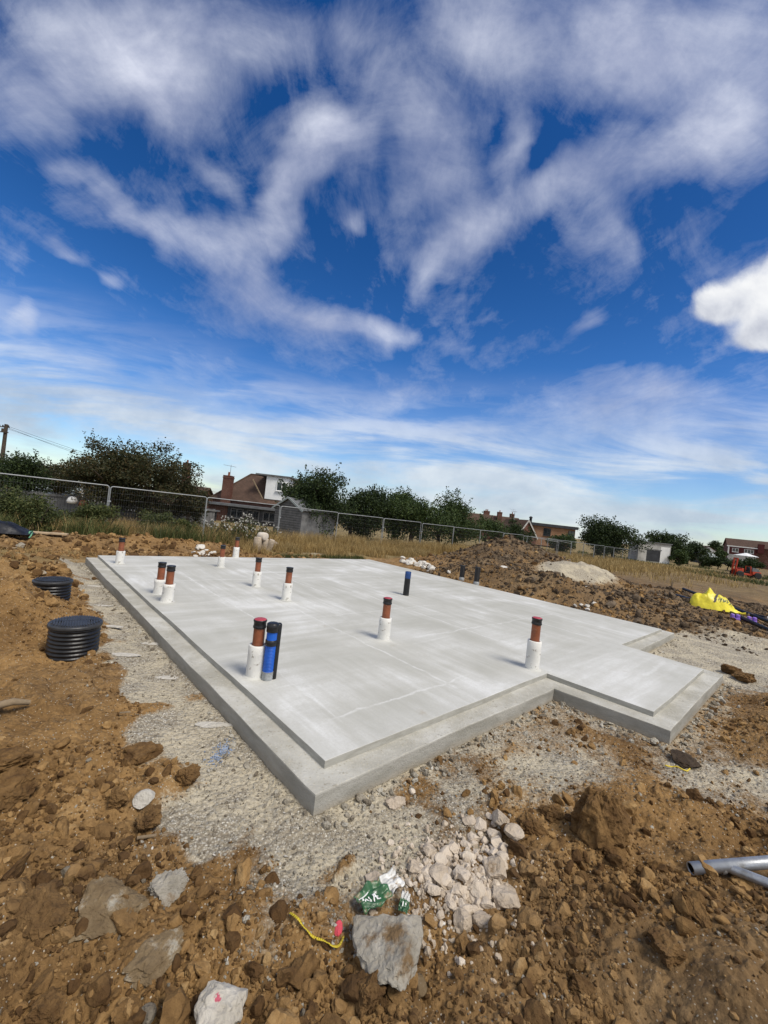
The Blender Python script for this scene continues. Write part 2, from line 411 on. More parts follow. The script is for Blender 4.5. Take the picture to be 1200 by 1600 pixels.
CLAY = [(0, (.092, .050, .020)), (.35, (.190, .110, .043)), (.65, (.292, .174, .069)), (1, (.43, .29, .137))]
def ground_mat():
    m, q, p = newmat('site_ground')
    oc = ocoord(q)
    g = q.n('ShaderNodeAttribute', dict(attribute_name='gravel')).outputs['Fac']
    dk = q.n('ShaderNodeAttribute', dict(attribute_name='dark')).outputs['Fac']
    gr = q.n('ShaderNodeAttribute', dict(attribute_name='straw')).outputs['Fac']
    n1 = q.noise(oc, .9, 7, .62); n2 = q.noise(oc, 7.0, 7, .65); n3 = q.noise(oc, 60, 5, .7)
    f = q.math('ADD', q.math('MULTIPLY', n1, .45), q.math('ADD', q.math('MULTIPLY', n2, .35), q.math('MULTIPLY', n3, .25)))
    clay = q.cramp(q.ramp(f, .36, .70, 0, 1, False), CLAY)
    stone = q.n('ShaderNodeTexVoronoi', None, Vector=oc, Scale=75.0)
    pale = q.math('MULTIPLY', q.ramp(stone.outputs[0], .30, .22), q.ramp(q.n('ShaderNodeSeparateColor', None, Color=stone.outputs[1]).outputs[0], .80, .84))
    clay = q.mix(q.ramp(q.noise(oc, .55, 5, .6), .45, .68, 0, .5), clay, q.mix(1.0, clay, (.80, .92, 1.25), 'MULTIPLY'))
    clay = q.mix(pale, clay, (.46, .40, .31))
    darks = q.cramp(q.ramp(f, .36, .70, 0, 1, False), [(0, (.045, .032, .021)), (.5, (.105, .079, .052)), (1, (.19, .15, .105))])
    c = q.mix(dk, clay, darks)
    straw = q.cramp(q.ramp(q.noise(oc, 1.6, 7, .7), .3, .7), [(0, (.10, .078, .036)), (.5, (.21, .16, .075)), (1, (.33, .255, .125))])
    c = q.mix(q.math('MULTIPLY', gr, q.ramp(n2, .3, .5, .6, 1)), c, straw)
    vo = q.n('ShaderNodeTexVoronoi', None, Vector=oc, Scale=82.0)
    chip = q.cramp(q.n('ShaderNodeSeparateColor', None, Color=vo.outputs[1]).outputs[0],
                   [(0, (.25, .21, .15)), (.3, (.37, .325, .25)), (.6, (.46, .42, .335)), (.85, (.52, .48, .395)), (1, (.66, .63, .55))])
    chip = q.mix(q.ramp(vo.outputs[0], .35, .6, 0, .7), chip, (.20, .165, .115))
    sand = q.mix(q.ramp(n3, .3, .7), (.37, .315, .22), (.54, .485, .37))
    grav = q.mix(q.ramp(q.noise(oc, 2.3, 6, .6), .44, .60), chip, sand)
    gf = q.ramp(q.math('ADD', g, q.math('MULTIPLY', q.math('SUBTRACT', q.math('ADD', q.math('MULTIPLY', n2, .6), q.math('MULTIPLY', n3, .4)), .5), 1.7)), .28, .74)
    c = q.mix(gf, c, grav)
    q.set(p.inputs['Base Color'], c); p.inputs['Roughness'].default_value = .95; spec(p, .15)
    cl = q.n('ShaderNodeTexVoronoi', dict(feature='F1'), Vector=oc, Scale=26.0).outputs[0]
    h = q.math('ADD', q.math('MULTIPLY', n3, .7), q.math('ADD', q.math('MULTIPLY', cl, -1.1), q.math('MULTIPLY', n2, 1.0)))
    q.set(p.inputs['Normal'], q.n('ShaderNodeBump', None, Strength=.9, Distance=.022, Height=h))
    return m
def clod_mat(name, stops, bs=38, pale=None):
    m, q, p = newmat(name)
    oc = q.n('ShaderNodeNewGeometry').outputs['Position']
    n1 = q.noise(oc, 9, 6, .65); i_ = isl(q)
    f = q.math('ADD', q.math('MULTIPLY', n1, .75), q.math('MULTIPLY', q.math('SUBTRACT', i_, .5), .42))
    c = q.cramp(q.ramp(f, .22, .72, 0, 1, False), stops)
    if name == 'clay_lump':
        c = q.mix(q.ramp(q.noise(oc, .55, 5, .6), .45, .68, 0, .5), c, q.mix(1.0, c, (.80, .92, 1.25), 'MULTIPLY'))
    if pale:
        c = q.mix(q.ramp(q.noise(oc, pale[1], 6, .7), pale[2], pale[3]), c, pale[0])
    q.set(p.inputs['Base Color'], c); p.inputs['Roughness'].default_value = .95; spec(p, .15)
    h = q.math('ADD', q.noise(oc, bs, 6, .7), q.math('MULTIPLY', q.n('ShaderNodeTexVoronoi', None, Vector=oc, Scale=bs*.8).outputs[0], .6))
    q.set(p.inputs['Normal'], q.n('ShaderNodeBump', None, Strength=.9, Distance=.018, Height=h))
    return m
M_['floor'] = concrete_floor(); M_['footing'] = concrete_footing(); M_['ground'] = ground_mat()
M_['clay'] = clod_mat('clay_lump', CLAY)
M_['darkclay'] = clod_mat('grey_brown_soil_lump', [(0, (.05, .035, .023)), (.5, (.115, .085, .056)), (1, (.215, .165, .115))])
M_['chips'] = clod_mat('crushed_stone', [(0, (.19, .16, .12)), (.4, (.36, .325, .26)), (.75, (.48, .45, .38)), (1, (.68, .65, .58))], 90)
M_['limestone'] = clod_mat('pale_limestone', [(0, (.42, .345, .26)), (.5, (.58, .495, .395)), (1, (.70, .63, .53))], 34, ((.25, .165, .085), 7, .56, .72))
M_['brokenconc'] = clod_mat('broken_concrete', [(0, (.26, .235, .19)), (.5, (.43, .395, .33)), (1, (.56, .525, .45))], 45, ((.19, .125, .065), 5, .54, .68))
M_['whitestone'] = clod_mat('white_stone', [(0, (.48, .45, .39)), (.5, (.62, .59, .53)), (1, (.76, .74, .69))], 40)
M_['tanstone'] = clod_mat('tan_mortar_stone', [(0, (.15, .105, .058)), (.5, (.27, .20, .115)), (1, (.43, .36, .25))], 40, ((.36, .33, .27), 9, .52, .66))
M_['beige'] = simple('beige_block', (.40, .33, .25), .9, .3, 5, .5, 40)
M_['brownpvc'] = simple('terracotta_pvc', (.225, .072, .032), .5, .22, 9, .05, 60, dirt=((.40, .33, .26), .58, .75, 7))
M_['blackpl'] = simple('black_plastic', (.011, .011, .012), .38, .35, 9, .1, 60, dirt=((.09, .075, .055), .58, .78, 6))
M_['redcap'] = simple('faded_red_plastic', (.36, .055, .07), .5, .2, 25)
M_['foam'] = simple('white_foam', (.66, .65, .61), .75, .10, 6, .25, 60, dirt=((.26, .235, .19), .57, .68, 13))
M_['blue'] = simple('blue_plastic', (.012, .105, .50), .42, .15, 9, .05, 60, dirt=((.45, .47, .5), .64, .8, 8))
M_['clearrib'] = simple('dusty_grey_plastic', (.30, .31, .31), .5, .25, 20)
M_['galv'] = simple('galvanised_steel', (.36, .375, .39), .42, .16, 14, .08, 90, metal=.55, dirt=((.22, .2, .17), .60, .78, 6))
M_['fence'] = simple('fence_steel', (.27, .28, .28), .5, .15, 3, metal=.3)
M_['wire'] = simple('fence_wire', (.13, .135, .135), .6, .15, 3)
M_['lid'] = simple('grey_black_plastic', (.034, .035, .037), .42, .3, 9, .1, 60)
M_['timber'] = simple('weathered_timber', (.21, .155, .095), .85, .3, 8, .3, 30)
M_['greytimber'] = simple('grey_weathered_boards', (.145, .145, .145), .85, .25, 3, .2, 20)
M_['bark'] = simple('bark', (.065, .05, .035), .9, .35, 6, .5, 25)
M_['whitepaint'] = simple('white_paint', (.74, .74, .72), .6, .06, 1.5)
M_['paleboard'] = simple('pale_grey_board', (.30, .34, .33), .7, .12, 1.5)
M_['sage'] = simple('sage_green_panel', (.33, .40, .35), .7, .1, 1.5)
M_['glass'] = simple('dark_window_glass', (.015, .02, .024), .08, .2, 2, sp=.8)
M_['dark'] = simple('dark_cladding', (.03, .032, .036), .6, .3, 1.2)
M_['felt'] = simple('grey_roof_felt', (.12, .125, .13), .85, .2, 2, .2, 20)
M_['orange'] = simple('orange_red_paint', (.42, .05, .018), .45, .15, 3, dirt=((.2, .12, .07), .6, .8, 3))
M_['rubber'] = simple('tyre_rubber', (.018, .018, .018), .8, .2, 5)
M_['purple'] = simple('lilac_plastic', (.30, .17, .62), .5, .15, 10)
M_['strapyel'] = simple('yellow_strap', (.55, .42, .03), .5, .2, 10)
M_['greenfoil'] = simple('green_printed_foil', (.03, .105, .04), .4, .35, 14, sp=.6, dirt=((.22, .16, .09), .54, .66, 16))
M_['whitefoil'] = simple('white_foil', (.52, .52, .50), .4, .25, 12, sp=.6, dirt=((.26, .20, .13), .55, .68, 16))
M_['pink'] = simple('pink_painted_stone', (.62, .075, .10), .7, .25, 20, .4, 60)
M_['sheet'] = simple('black_sheeting', (.012, .013, .017), .3, .3, 5, .3, 12)
M_['bagblack'] = simple('dark_purple_band', (.045, .035, .05), .6, .2, 8)
M_['leaf_apple'] = leafmat('orchard_leaf', (.018, .022, .010), (.038, .045, .017), (.085, .062, .026))
M_['leaf_dark'] = leafmat('dark_hedge_leaf', (.012, .022, .009), (.026, .044, .014), (.052, .078, .022))
M_['leaf_mid'] = leafmat('bush_leaf', (.02, .036, .012), (.04, .068, .02), (.075, .105, .03))
M_['leaf_weed'] = leafmat('weed_leaf', (.028, .04, .013), (.06, .08, .024), (.13, .135, .05))
M_['straw'] = leafmat('dry_grass_blade', (.16, .11, .045), (.33, .24, .10), (.50, .38, .18), .3)
M_['fluff'] = simple('thistle_down', (.60, .585, .53), .9, .1, 10)
def brickmat(name, c1, c2, mortar, scale):
    m, q, p = newmat(name)
    oc = ocoord(q)
    s3 = q.n('ShaderNodeSeparateXYZ', None, Vector=oc)
    vec = q.n('ShaderNodeCombineXYZ', None, X=q.math('ADD', s3.outputs[0], s3.outputs[1]), Y=s3.outputs[2], Z=0.0).outputs[0]
    br = q.n('ShaderNodeTexBrick', None, Vector=vec, Color1=c1, Color2=c2, Mortar=mortar, Scale=scale, Mortar_Size=.018)
    c = q.mix(q.ramp(q.noise(oc, 1.2, 5), .3, .7, 0, .5), br.outputs[0], tuple(x*.55 for x in c1))
    q.set(p.inputs['Base Color'], c); p.inputs['Roughness'].default_value = .9; spec(p, .2)
    q.set(p.inputs['Normal'], q.n('ShaderNodeBump', None, Strength=.5, Distance=.02, Height=br.outputs[1]))
    return m
M_['brick'] = brickmat('red_brick', (.115, .046, .032), (.165, .068, .045), (.15, .13, .11), 4.4)
M_['orangebrick'] = brickmat('orange_brick', (.36, .19, .095), (.30, .15, .08), (.28, .24, .2), 3.2)
M_['tile'] = brickmat('brown_roof_tile', (.085, .055, .04), (.12, .073, .052), (.05, .035, .03), 3.0)
M_['hungtile'] = brickmat('dark_red_hung_tile', (.105, .028, .028), (.135, .04, .036), (.05, .02, .02), 3.0)
M_['paleblock'] = simple('dirty_white_render', (.42, .41, .385), .85, .2, 1.2, dirt=((.25, .22, .2), .55, .75, 2))
# white lump with a mark of pink marker paint
def marked():
    m = clod_mat('marked_white_stone', [(0, (.46, .42, .35)), (.5, (.60, .565, .50)), (1, (.74, .71, .65))], 40)
    q = NB(m.node_tree); p = [n for n in m.node_tree.nodes if n.type == 'BSDF_PRINCIPLED'][0]
    src = p.inputs['Base Color'].links[0].from_socket; oc = ocoord(q)
    d = q.vm('DISTANCE', oc, (-.12, -.15, .75)).outputs[1]
    f = q.ramp(q.math('ADD', d, q.math('MULTIPLY', q.noise(oc, 9, 4), .35)), .46, .40)
    q.set(p.inputs['Base Color'], q.mix(q.math('MULTIPLY', f, .85), src, (.52, .05, .11)))
    return m
M_['marked'] = marked()
# yellow woven bag: creased and a little shiny
M_['yellow'] = simple('yellow_woven_plastic', (.70, .60, .035), .42, .2, 4, .35, 18)

# ------------------------------------------------------------------ the ground: one sheet out to the horizon
OX, OY = -.22, 2.51
AX = (math.cos(R(132.25)), math.sin(R(132.25))); BX = (math.cos(R(42.25)), math.sin(R(42.25)))
def uv_of(x, y):
    dx_, dy_ = x-OX, y-OY
    return dx_*AX[0]+dy_*AX[1], dx_*BX[0]+dy_*BX[1]
def xy_of(u, v): return OX+u*AX[0]+v*BX[0], OY+u*AX[1]+v*BX[1]
ZS, ZF, ZG = .30, .245, .115            # slab top, footing top, gravel level
SLAB = [W(*p, ZS).xy for p in [(153, 867.5), (508, 1189), (855, 1052), (1021.5, 1112), (1100, 1045.7), (971, 1007), (1034, 983), (577, 874)]]
FOOT = [W(*p, ZF).xy for p in [(134, 871), (493, 1242), (866, 1075.5), (1048, 1142), (1130, 1054), (999, 1016), (1054, 989)]]
FOOT.append(Vector(SLAB[7])+Vector((.02, .12)))
FOOT[0] = Vector(FOOT[0]); 
def sdist(x, y, poly):
    d = np.full(x.shape, 1e9); ins = np.zeros(x.shape, bool); n = len(poly)
    for i in range(n):
        ax, ay = poly[i]; bx, by = poly[(i+1) % n]
        ex, ey = bx-ax, by-ay
        t = np.clip(((x-ax)*ex+(y-ay)*ey)/(ex*ex+ey*ey), 0, 1)
        d = np.minimum(d, np.hypot(x-ax-t*ex, y-ay-t*ey))
        c = ((ay > y) != (by > y)) & (x < (bx-ax)*(y-ay)/((by-ay) if abs(by-ay) > 1e-9 else 1e-9)+ax)
        ins ^= c
    return np.where(ins, -d, d)
def gauss(x, y, cx, cy, sx, sy, rz=0.0, pw=2.0):
    c, s = math.cos(rz), math.sin(rz)
    a = ((x-cx)*c+(y-cy)*s)/sx; e = (-(x-cx)*s+(y-cy)*c)/sy
    return np.exp(-np.power(a*a+e*e, pw/2)*.5)
def patch(px, py, r1, r2, z=.1, rz=0.0):
    p = W(px, py, z)
    return (p.x, p.y, r1, r2, rz)
BERM = R(42)
HEAPS = [  # x, y, radius, radius, turn, height, power, darkness
    (5.4, 17.4, 1.6, 1.4, .2, 1.48, 1.6, 1.15),          # the tall soil heap beyond the slab
    (8.2, 18.6, 1.5, 1.2, .3, .50, 2.0, .9),
    (2.9, 13.9, .55, .5, 0, .28, 2.0, .35),
    (3.9, 13.3, .8, .5, -.6, .38, 2.0, .35),
    (5.2, 12.0, .95, .60, -.5, .66, 1.8, .30),             # rough brown heap in front of the stone ramp
    (7.6, 11.9, 1.3, .8, -.4, .30, 2.0, .9),
    (9.6, 13.2, 1.6, .9, -.3, .30, 2.0, .9),
    (7.4, 14.9, 1.5, .62, .36, .62, 2.4, .1),              # ramp of crushed stone
    (4.4, 15.0, .9, .8, -.2, .30, 2.0, 1.0),
    (11.2, 15.6, 2.4, .7, .1, .32, 2.0, .7),
    (8.4, 9.2, 1.4, .28, -.75, .17, 2.0, .55),
    (-4.6, 5.02, .62, .42, .2, .36, 2.6, .0),              # mound beside the chambers
    (-5.9, 4.6, 1.1, .8, .3, .42, 2.0, .0),
    (-7.0, 7.0, .7, .5, .6, .30, 2.0, .0),
    (-8.0, 8.0, 1.2, .9, .6, .30, 2.0, .0),
    (-2.9, 2.9, .75, .55, .5, .16, 2.0, .0),
    (-2.2, 1.7, .6, .5, .2, .15, 2.0, .0),
    (1.85, 2.0, .55, .4, .4, .13, 2.0, .0),
    (2.3, 1.35, .8, .45, .1, .22, 2.0, .0),
    (1.9, 3.0, .7, .22, .2, .07, 2.0, .0),
    (4.6, 4.0, .9, .45, .6, .12, 2.0, .2),
    (5.9, 5.1, .9, .5, .5, .12, 2.0, .2),
]
for u_, v_, h_ in [(13.2, -3.2, .12), (13.3, -1.2, .16), (13.1, .6, .18), (13.0, 2.2, .15), (12.8, 3.6, .12), (12.7, -5.5, .12)]:
    x_, y_ = xy_of(u_, v_); HEAPS.append((x_, y_, 1.25, .62, BERM, h_, 2.0, 0.0))
GRAVEL = [patch(1130, 1225, .55, .35, .1, .3), patch(870, 1200, .65, .35, .1, .6), patch(540, 1350, .42, .22, .1, .2), patch(600, 1300, .45, .22, .1, .2), patch(490, 862, 1.1, .6, .1, .7),
          patch(420, 1370, .24, .18, .1, 0), patch(1170, 1010, 1.2, .8, .1, .7),
          (7.3, 14.7, 1.55, .42, .36, 0)]
RUTS = [(W(1035, 901, -.05), W(1260, 931, -.05)), (W(1060, 922, .0), W(1260, 947, .0)), (W(1090, 896, -.1), W(1260, 915, -.1))]
def masks(x, y):
    u, v = uv_of(x, y); d = sdist(x, y, FOOT)
    n = fbm(x*1.4, y*1.4, 31, 4)
    left = (1-sstep(.50, .82, -v+.22*n))*sstep(-.9, -.2, u+.3*n)*(v < .3)*(1-sstep(9.3, 10.4, u))
    front = (1-sstep(.15, .85, -u+.45*n))*(u < .2)*sstep(-.75, -.2, v+.2*n)*(1-sstep(3.1, 3.6, v))*(.74-.16*sstep(.9, 2.4, v))
    porch = (1-sstep(1.25, 1.7, -u+.3*n))*(u < .2)*((v > 3)&(v < 6.9))*.45
    right = (1-sstep(1.5, 2.4, -u+.45*n))*(u < .15)*sstep(6.2, 6.5, v)*(1-sstep(9.6, 11.2, v+.5*n))*.96
    thin = (1-sstep(.05, .35, d+.12*n))*.5
    g = np.maximum.reduce([left, front, porch, right, thin])
    for (cx, cy, a, e, rz, *_) in GRAVEL: g = np.maximum(g, .80*gauss(x, y, cx, cy, a, e, rz, 2.6)*(1+.3*n))
    g = np.maximum(g, gauss(x, y, 7.3, 14.75, 1.6, .72, .36, 5))
    # a few bare clay streaks across the left strip
    g = np.clip(g - .55*sstep(.42, .7, fbm(u*1.9, v*.8, 77, 3))*(v < 0), 0, 1)
    dark = np.zeros_like(x)
    for (cx, cy, a, e, rz, h, pw, dk) in HEAPS: dark = np.maximum(dark, dk*gauss(x, y, cx, cy, a*1.35, e*1.35, rz, 3))
    dark = np.maximum(dark, .62*sstep(8.95, 9.5, v)*sstep(-2.2, -1.2, u)*(1-sstep(7.4, 8.4, u)))
    dark = np.maximum(dark, .62*gauss(x, y, 2.1, 1.6, .9, .6, .2, 3))  # deep shading among the lower right clods, put into the soil colour
    dark *= 1-gauss(x, y, 7.3, 14.75, 1.6, .7, .36, 5)
    dark = np.clip(dark+.35*sstep(14, 24, np.hypot(x, y))*sstep(2, 8, x)*(1-.8*sstep(11, 17, x)), 0, 1)*(.75+.35*n)
    straw = sstep(13.5, 15, u+.5*n)+sstep(10.9, 12.2, u+.4*n)*sstep(4.5, 6, v)
    far = sstep(24, 34, np.hypot(x, y)+3*n)*(1-sstep(.80, .90, np.arctan2(x, np.maximum(y, .01))))
    straw = np.clip(np.maximum(straw, far)*(1-np.clip(dark*1.2, 0, 1)), 0, 1)
    lt = sstep(-6.2, -7.0, x+.5*n)*sstep(5.0, 6.5, y)*(1-sstep(10, 11.5, u))*.6
    straw = np.clip(np.maximum(straw, lt), 0, 1)
    return np.clip(g, 0, 1), np.clip(dark, 0, 1), straw, d, u, v
def gz(x, y, fine=True):
    x = np.asarray(x, float); y = np.asarray(y, float)
    shp = x.shape; x = np.atleast_1d(x).ravel(); y = np.atleast_1d(y).ravel()
    g, dark, straw, d, u, v = masks(x, y)
    r = np.hypot(x, y)
    z = .10-.12*sstep(14, 30, r)-.40*sstep(28, 60, r)+.05*fbm(x*.25, y*.25, 3, 3)*sstep(4, 12, r)
    soft = 1-g
    hm = np.zeros_like(x)
    for (cx, cy, a, e, rz, h, pw, dk) in HEAPS: hm += h*gauss(x, y, cx, cy, a, e, rz, pw)
    hm *= 1-.9*gauss(x, y, -4.98, 6.40, .55, .55, 0, 4)
    edge = sstep(.0, .55, d)
    z += hm*np.where(u < 0, sstep(.1, .6, d), edge)
    near = 1-sstep(16, 26, r)
    rough = soft*near*sstep(.02, .5, d)*(1-.75*straw)
    z += rough*(.045*fbm(x*1.3, y*1.3, 5, 3)+.028*fbm(x*4.2, y*4.2, 8, 3))
    if fine:
        on = rough*(.35+.65*sstep(-.25, .25, fbm(x*.9+3, y*.9, 21, 3)))
        wx, wy = x+.05*pn(x*9, y*9, 41), y+.05*pn(x*9, y*9, 42)
        c1, i1 = cells(wx/.30, wy/.30, 11); c2, i2 = cells(wx/.11, wy/.11, 14); c3, i3 = cells(wx/.045, wy/.045, 17)
        z += on*(.075*np.clip(1-c1*1.15, 0, 1)**.8*np.where(i1 > .45, i1, 0)
                 + .034*np.clip(1-c2*1.15, 0, 1)**.8*i2) + rough*(1-sstep(7, 12, r))*(.013*np.clip(1-c3*1.1, 0, 1)*i3 + .006*fbm(x*38, y*38, 52, 2))
        z += g*(1-sstep(6, 11, r))*(.006*fbm(x*24, y*24, 61, 3)+.010*fbm(x*3, y*3, 63, 2))
        big = sstep(.4, 1.0, hm)*near
        c4, i4 = cells(wx/.30, wy/.30, 71)
        z += big*.11*np.clip(1-c4*1.1, 0, 1)*i4
    for (qa, qb) in RUTS:
        ex, ey = qb.x-qa.x, qb.y-qa.y; t_ = np.clip(((x-qa.x)*ex+(y-qa.y)*ey)/(ex*ex+ey*ey), 0, 1)
        dd = np.hypot(x-qa.x-t_*ex, y-qa.y-t_*ey)+.15*pn(x*.5, y*.5, 88)
        z += -.13*np.exp(-(dd/.22)**2)+.07*np.exp(-((dd-.5)/.25)**2)
    z += .012*(1-sstep(.02, .16, d))*(d > 0)
    z = np.where(d < -.05, np.minimum(z, .05), z)
    z -= .004*np.maximum(r-60, 0)*(r < 400)*0
    return z.reshape(shp)
def G(x, y): return float(gz(np.array([x]), np.array([y]))[0])
def onto(px, py, z0=.12):
    """the ground point seen at a picture position"""
    z = z0
    for _ in range(5): p = W(px, py, z); z = .5*z+.5*G(p.x, p.y)
    p = W(px, py, z); return Vector((p.x, p.y, G(p.x, p.y)))

fr = np.linspace(-58, 58, 860); th = np.concatenate([np.linspace(-180, -58, 62)[:-1], fr, np.linspace(58, 180, 62)[1:-1]])
th = np.radians(th)
rr = [.25]
while rr[-1] < 1.2: rr.append(rr[-1]*1.06)
while rr[-1] < 9: rr.append(rr[-1]*1.0048)
while rr[-1] < 26: rr.append(rr[-1]*1.010)
while rr[-1] < 2600: rr.append(rr[-1]*1.05)
rr = np.array(rr); TT, RR = np.meshgrid(th, rr)
gx, gy = (RR*np.sin(TT)).ravel(), (RR*np.cos(TT)).ravel()
gZ = gz(gx, gy)
mg = masks(gx, gy)
nt_, nr_ = len(th), len(rr)
ii = np.arange(nr_-1)[:, None]*nt_; jj = np.arange(nt_)[None, :]; j2 = (jj+1) % nt_
quads = np.stack([ii+jj, ii+j2, ii+nt_+j2, ii+nt_+jj], -1).reshape(-1, 4)[:, ::-1]
ctr = len(gx)
V = np.c_[np.r_[gx, 0], np.r_[gy, 0], np.r_[gZ, gZ[:nt_].mean()]]
tri = np.stack([np.full(nt_, ctr), np.arange(nt_), (np.arange(nt_)+1) % nt_], -1)[:, ::-1]
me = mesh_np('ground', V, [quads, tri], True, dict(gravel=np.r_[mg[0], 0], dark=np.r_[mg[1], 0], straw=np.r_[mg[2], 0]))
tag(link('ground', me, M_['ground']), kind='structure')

# ------------------------------------------------------------------ the foundation
def wavy(poly, amp, step, seed):
    out = []; n = len(poly)
    for i in range(n):
        a, c = Vector(poly[i]), Vector(poly[(i+1) % n]); L = (c-a).length; k = max(1, int(L/step))
        nn = Vector((c.y-a.y, a.x-c.x)).normalized()
        for q in range(k):
            t = q/k; p = a+(c-a)*t
            w = 0 if q == 0 else amp*(mnoise.noise(Vector((p.x*.7, p.y*.7, seed)))*1.3+.5*mnoise.noise(Vector((p.x*3, p.y*3, seed+5))))
            out.append(p+nn*w)
    return out
def plate(name, poly, z0, z1, mat, parent, bev):
    bm = bmesh.new()
    vs = [bm.verts.new((p.x, p.y, z1)) for p in poly]
    f = bm.faces.new(vs); 
    if f.normal.z < 0: f.normal_flip()
    bm.normal_update()
    top = [e for e in f.edges]
    r = bmesh.ops.extrude_face_region(bm, geom=[f])
    # the copy becomes the underside
    nv = [g_ for g_ in r['geom'] if isinstance(g_, bmesh.types.BMVert)]
    for v in nv: v.co.z = z0
    bmesh.ops.recalc_face_normals(bm, faces=bm.faces)
    ed = [e for e in bm.edges if all(abs(v.co.z-z1) < 1e-5 for v in e.verts)]
    bmesh.ops.bevel(bm, geom=ed, offset=bev, segments=2, affect='EDGES', profile=.6)
    me = bpy.data.meshes.new(name); bm.to_mesh(me); bm.free()
    return link(name, me, mat, parent)
fnd = empty('house_foundation', (0, 0, 0), label='pale grey stepped concrete house foundation with pipe stubs standing on it', cat='foundation')
plate('floor_slab', wavy(SLAB, .010, .12, 2.0), ZF-.06, ZS, M_['floor'], fnd, .006)
plate('footing', wavy(FOOT, .012, .12, 8.0), -.1, ZF, M_['footing'], fnd, .010)

# ------------------------------------------------------------------ pipe stubs standing on the slab
def pipe_stub(base, sleeve_top, top, label, red=False, wob=.012, seed=0, ragged=False):
    p = W(*base, ZS); k = p.y/FPX
    hs = (base[1]-sleeve_top)*k*1.01; ht = (base[1]-top)*k*1.01
    e = empty('drain_pipe_stub', p, rng.uniform(0, 6), label, 'pipe', 'capped drain pipe stubs on the slab')
    e.rotation_euler = (R(rng.uniform(-1.3, 1.3)), R(rng.uniform(-1.3, 1.3)), e.rotation_euler.z)
    rb = .055
    s = MB(); ro, ri = .086, .060
    prof = [(ro*1.02, -.01), (ro*1.0, hs*.3), (ro*.99, hs*.7), (ro*.985, hs-.006), (ro*.93, hs), (ri, hs), (ri, hs-.05)]
    if ragged: prof = [(ro*1.12, -.01), (ro*1.04, hs*.2), (ro*.97, hs*.55), (ro*1.03, hs*.8), (ro*1.06, hs), (ri, hs-.004), (ri, hs-.05)]
    s.lathe(prof, n=28, wob=wob*(2.5 if ragged else 1), seed=seed); s.v = s.v
    s.build('foam_sleeve', M_['foam'], e)
    # scuffs of grey concrete slurry round the sleeve's foot
    c = MB().lathe([(ro*1.35, .0005), (ro*1.22, .006), (ro*1.06, .014), (ro*1.0, .016)], n=28, wob=.06, seed=seed+3)
    c.build('slurry_collar', M_['floor'], e)
    b_ = MB().lathe([(rb, .02), (rb, ht-.02)], n=28)
    b_.build('plastic_pipe', M_['brownpvc'], e)
    ch = .085
    q = MB().lathe([(rb+.0005, ht-ch), (rb+.008, ht-ch+.004), (rb+.009, ht-ch+.02), (rb+.005, ht-ch+.026), (rb+.005, ht-.022), (rb+.0095, ht-.018), (rb+.0095, ht-.004), (rb+.006, ht)], n=28)
    if not red: q.lathe([(rb+.006, ht), (rb*.8, ht+.001), (rb*.75, ht-.004), (.001, ht-.004)], n=28)
    cp = q.build('end_cap', M_['blackpl'], e)
    if red:
        MB().lathe([(rb+.004, ht), (rb*.9, ht+.006), (.001, ht+.007)], n=28).build('red_plug', M_['redcap'], cp)
    return e
pipe_stub((187, 881), 861, 841, 'single capped stub standing at the far left corner of the slab', seed=1)
pipe_stub((248, 928), 905, 879, 'rear stub of the close pair near the left slab edge', seed=2, ragged=True)
pipe_stub((261, 940), 912, 884, 'front stub of the close pair, its torn white sleeve flaring near the left slab edge', seed=3, ragged=True)
pipe_stub((345, 886), 870, 852, 'stub at the rear slab edge in front of the pile of white stones', seed=4)
pipe_stub((368, 871), 855, 840, 'farthest stub, right at the rear slab edge beside the beige blocks', seed=5)
pipe_stub((400, 917), 893, 872, 'stub with a split sleeve standing left of the middle stub towards the rear', seed=6)
pipe_stub((447, 938), 911, 887, 'stub on its own in the middle of the slab, nearer than the split sleeve one', seed=7)
pipe_stub((398, 1056), 1007, 968, 'nearest stub with a red plug, touching the bright blue duct', True, seed=8)
pipe_stub((599, 999), 965, 935, 'red plugged stub in the centre of the slab, spattered white sleeve', True, seed=9)
pipe_stub((831, 1044), 1001, 966, 'red plugged stub near the inner corner on the right of the slab', True, seed=10)

# blue corrugated duct with a black duct strapped behind it
p = W(417, 1061, ZS); k = p.y/FPX
e = empty('service_duct', p, 0, 'bright blue corrugated duct with black bands beside the nearest red plugged stub', 'duct', 'service ducts on the slab')
H_ = 88*k; r_ = .050
prof = [(r_, -.01)]; z = .0
while z < H_*.62:
    prof += [(r_-.003, z), (r_-.003, z+.004), (r_+.001, z+.006), (r_+.001, z+.012)]; z += .014
prof.append((r_-.001, H_-.01))
MB().lathe(prof, n=28).build('corrugated_tube', M_['blue'], e)
MB().lathe([(r_+.0022, -.01)]+[q for z_ in np.arange(.0, .075, .014) for q in ((r_+.0005, z_), (r_+.0005, z_+.004), (r_+.004, z_+.006), (r_+.004, z_+.011))], n=28).build('dusty_foot', M_['clearrib'], e)
MB().lathe([(r_, H_*.60), (r_+.006, H_*.605), (r_+.006, H_*.70), (r_, H_*.705)], n=28).build('coupling_band', M_['blackpl'], e)
MB().lathe([(r_, H_*.84), (r_+.008, H_*.845), (r_+.008, H_*.985), (r_*.9, H_), (.001, H_)], n=28).build('end_cap', M_['blackpl'], e)
MB().lathe([(.032, -.01), (.032, H_*.96), (.024, H_*.985), (.001, H_*.985)], c=(.048, .034, 0), n=18).build('backing_tube', M_['blackpl'], e)
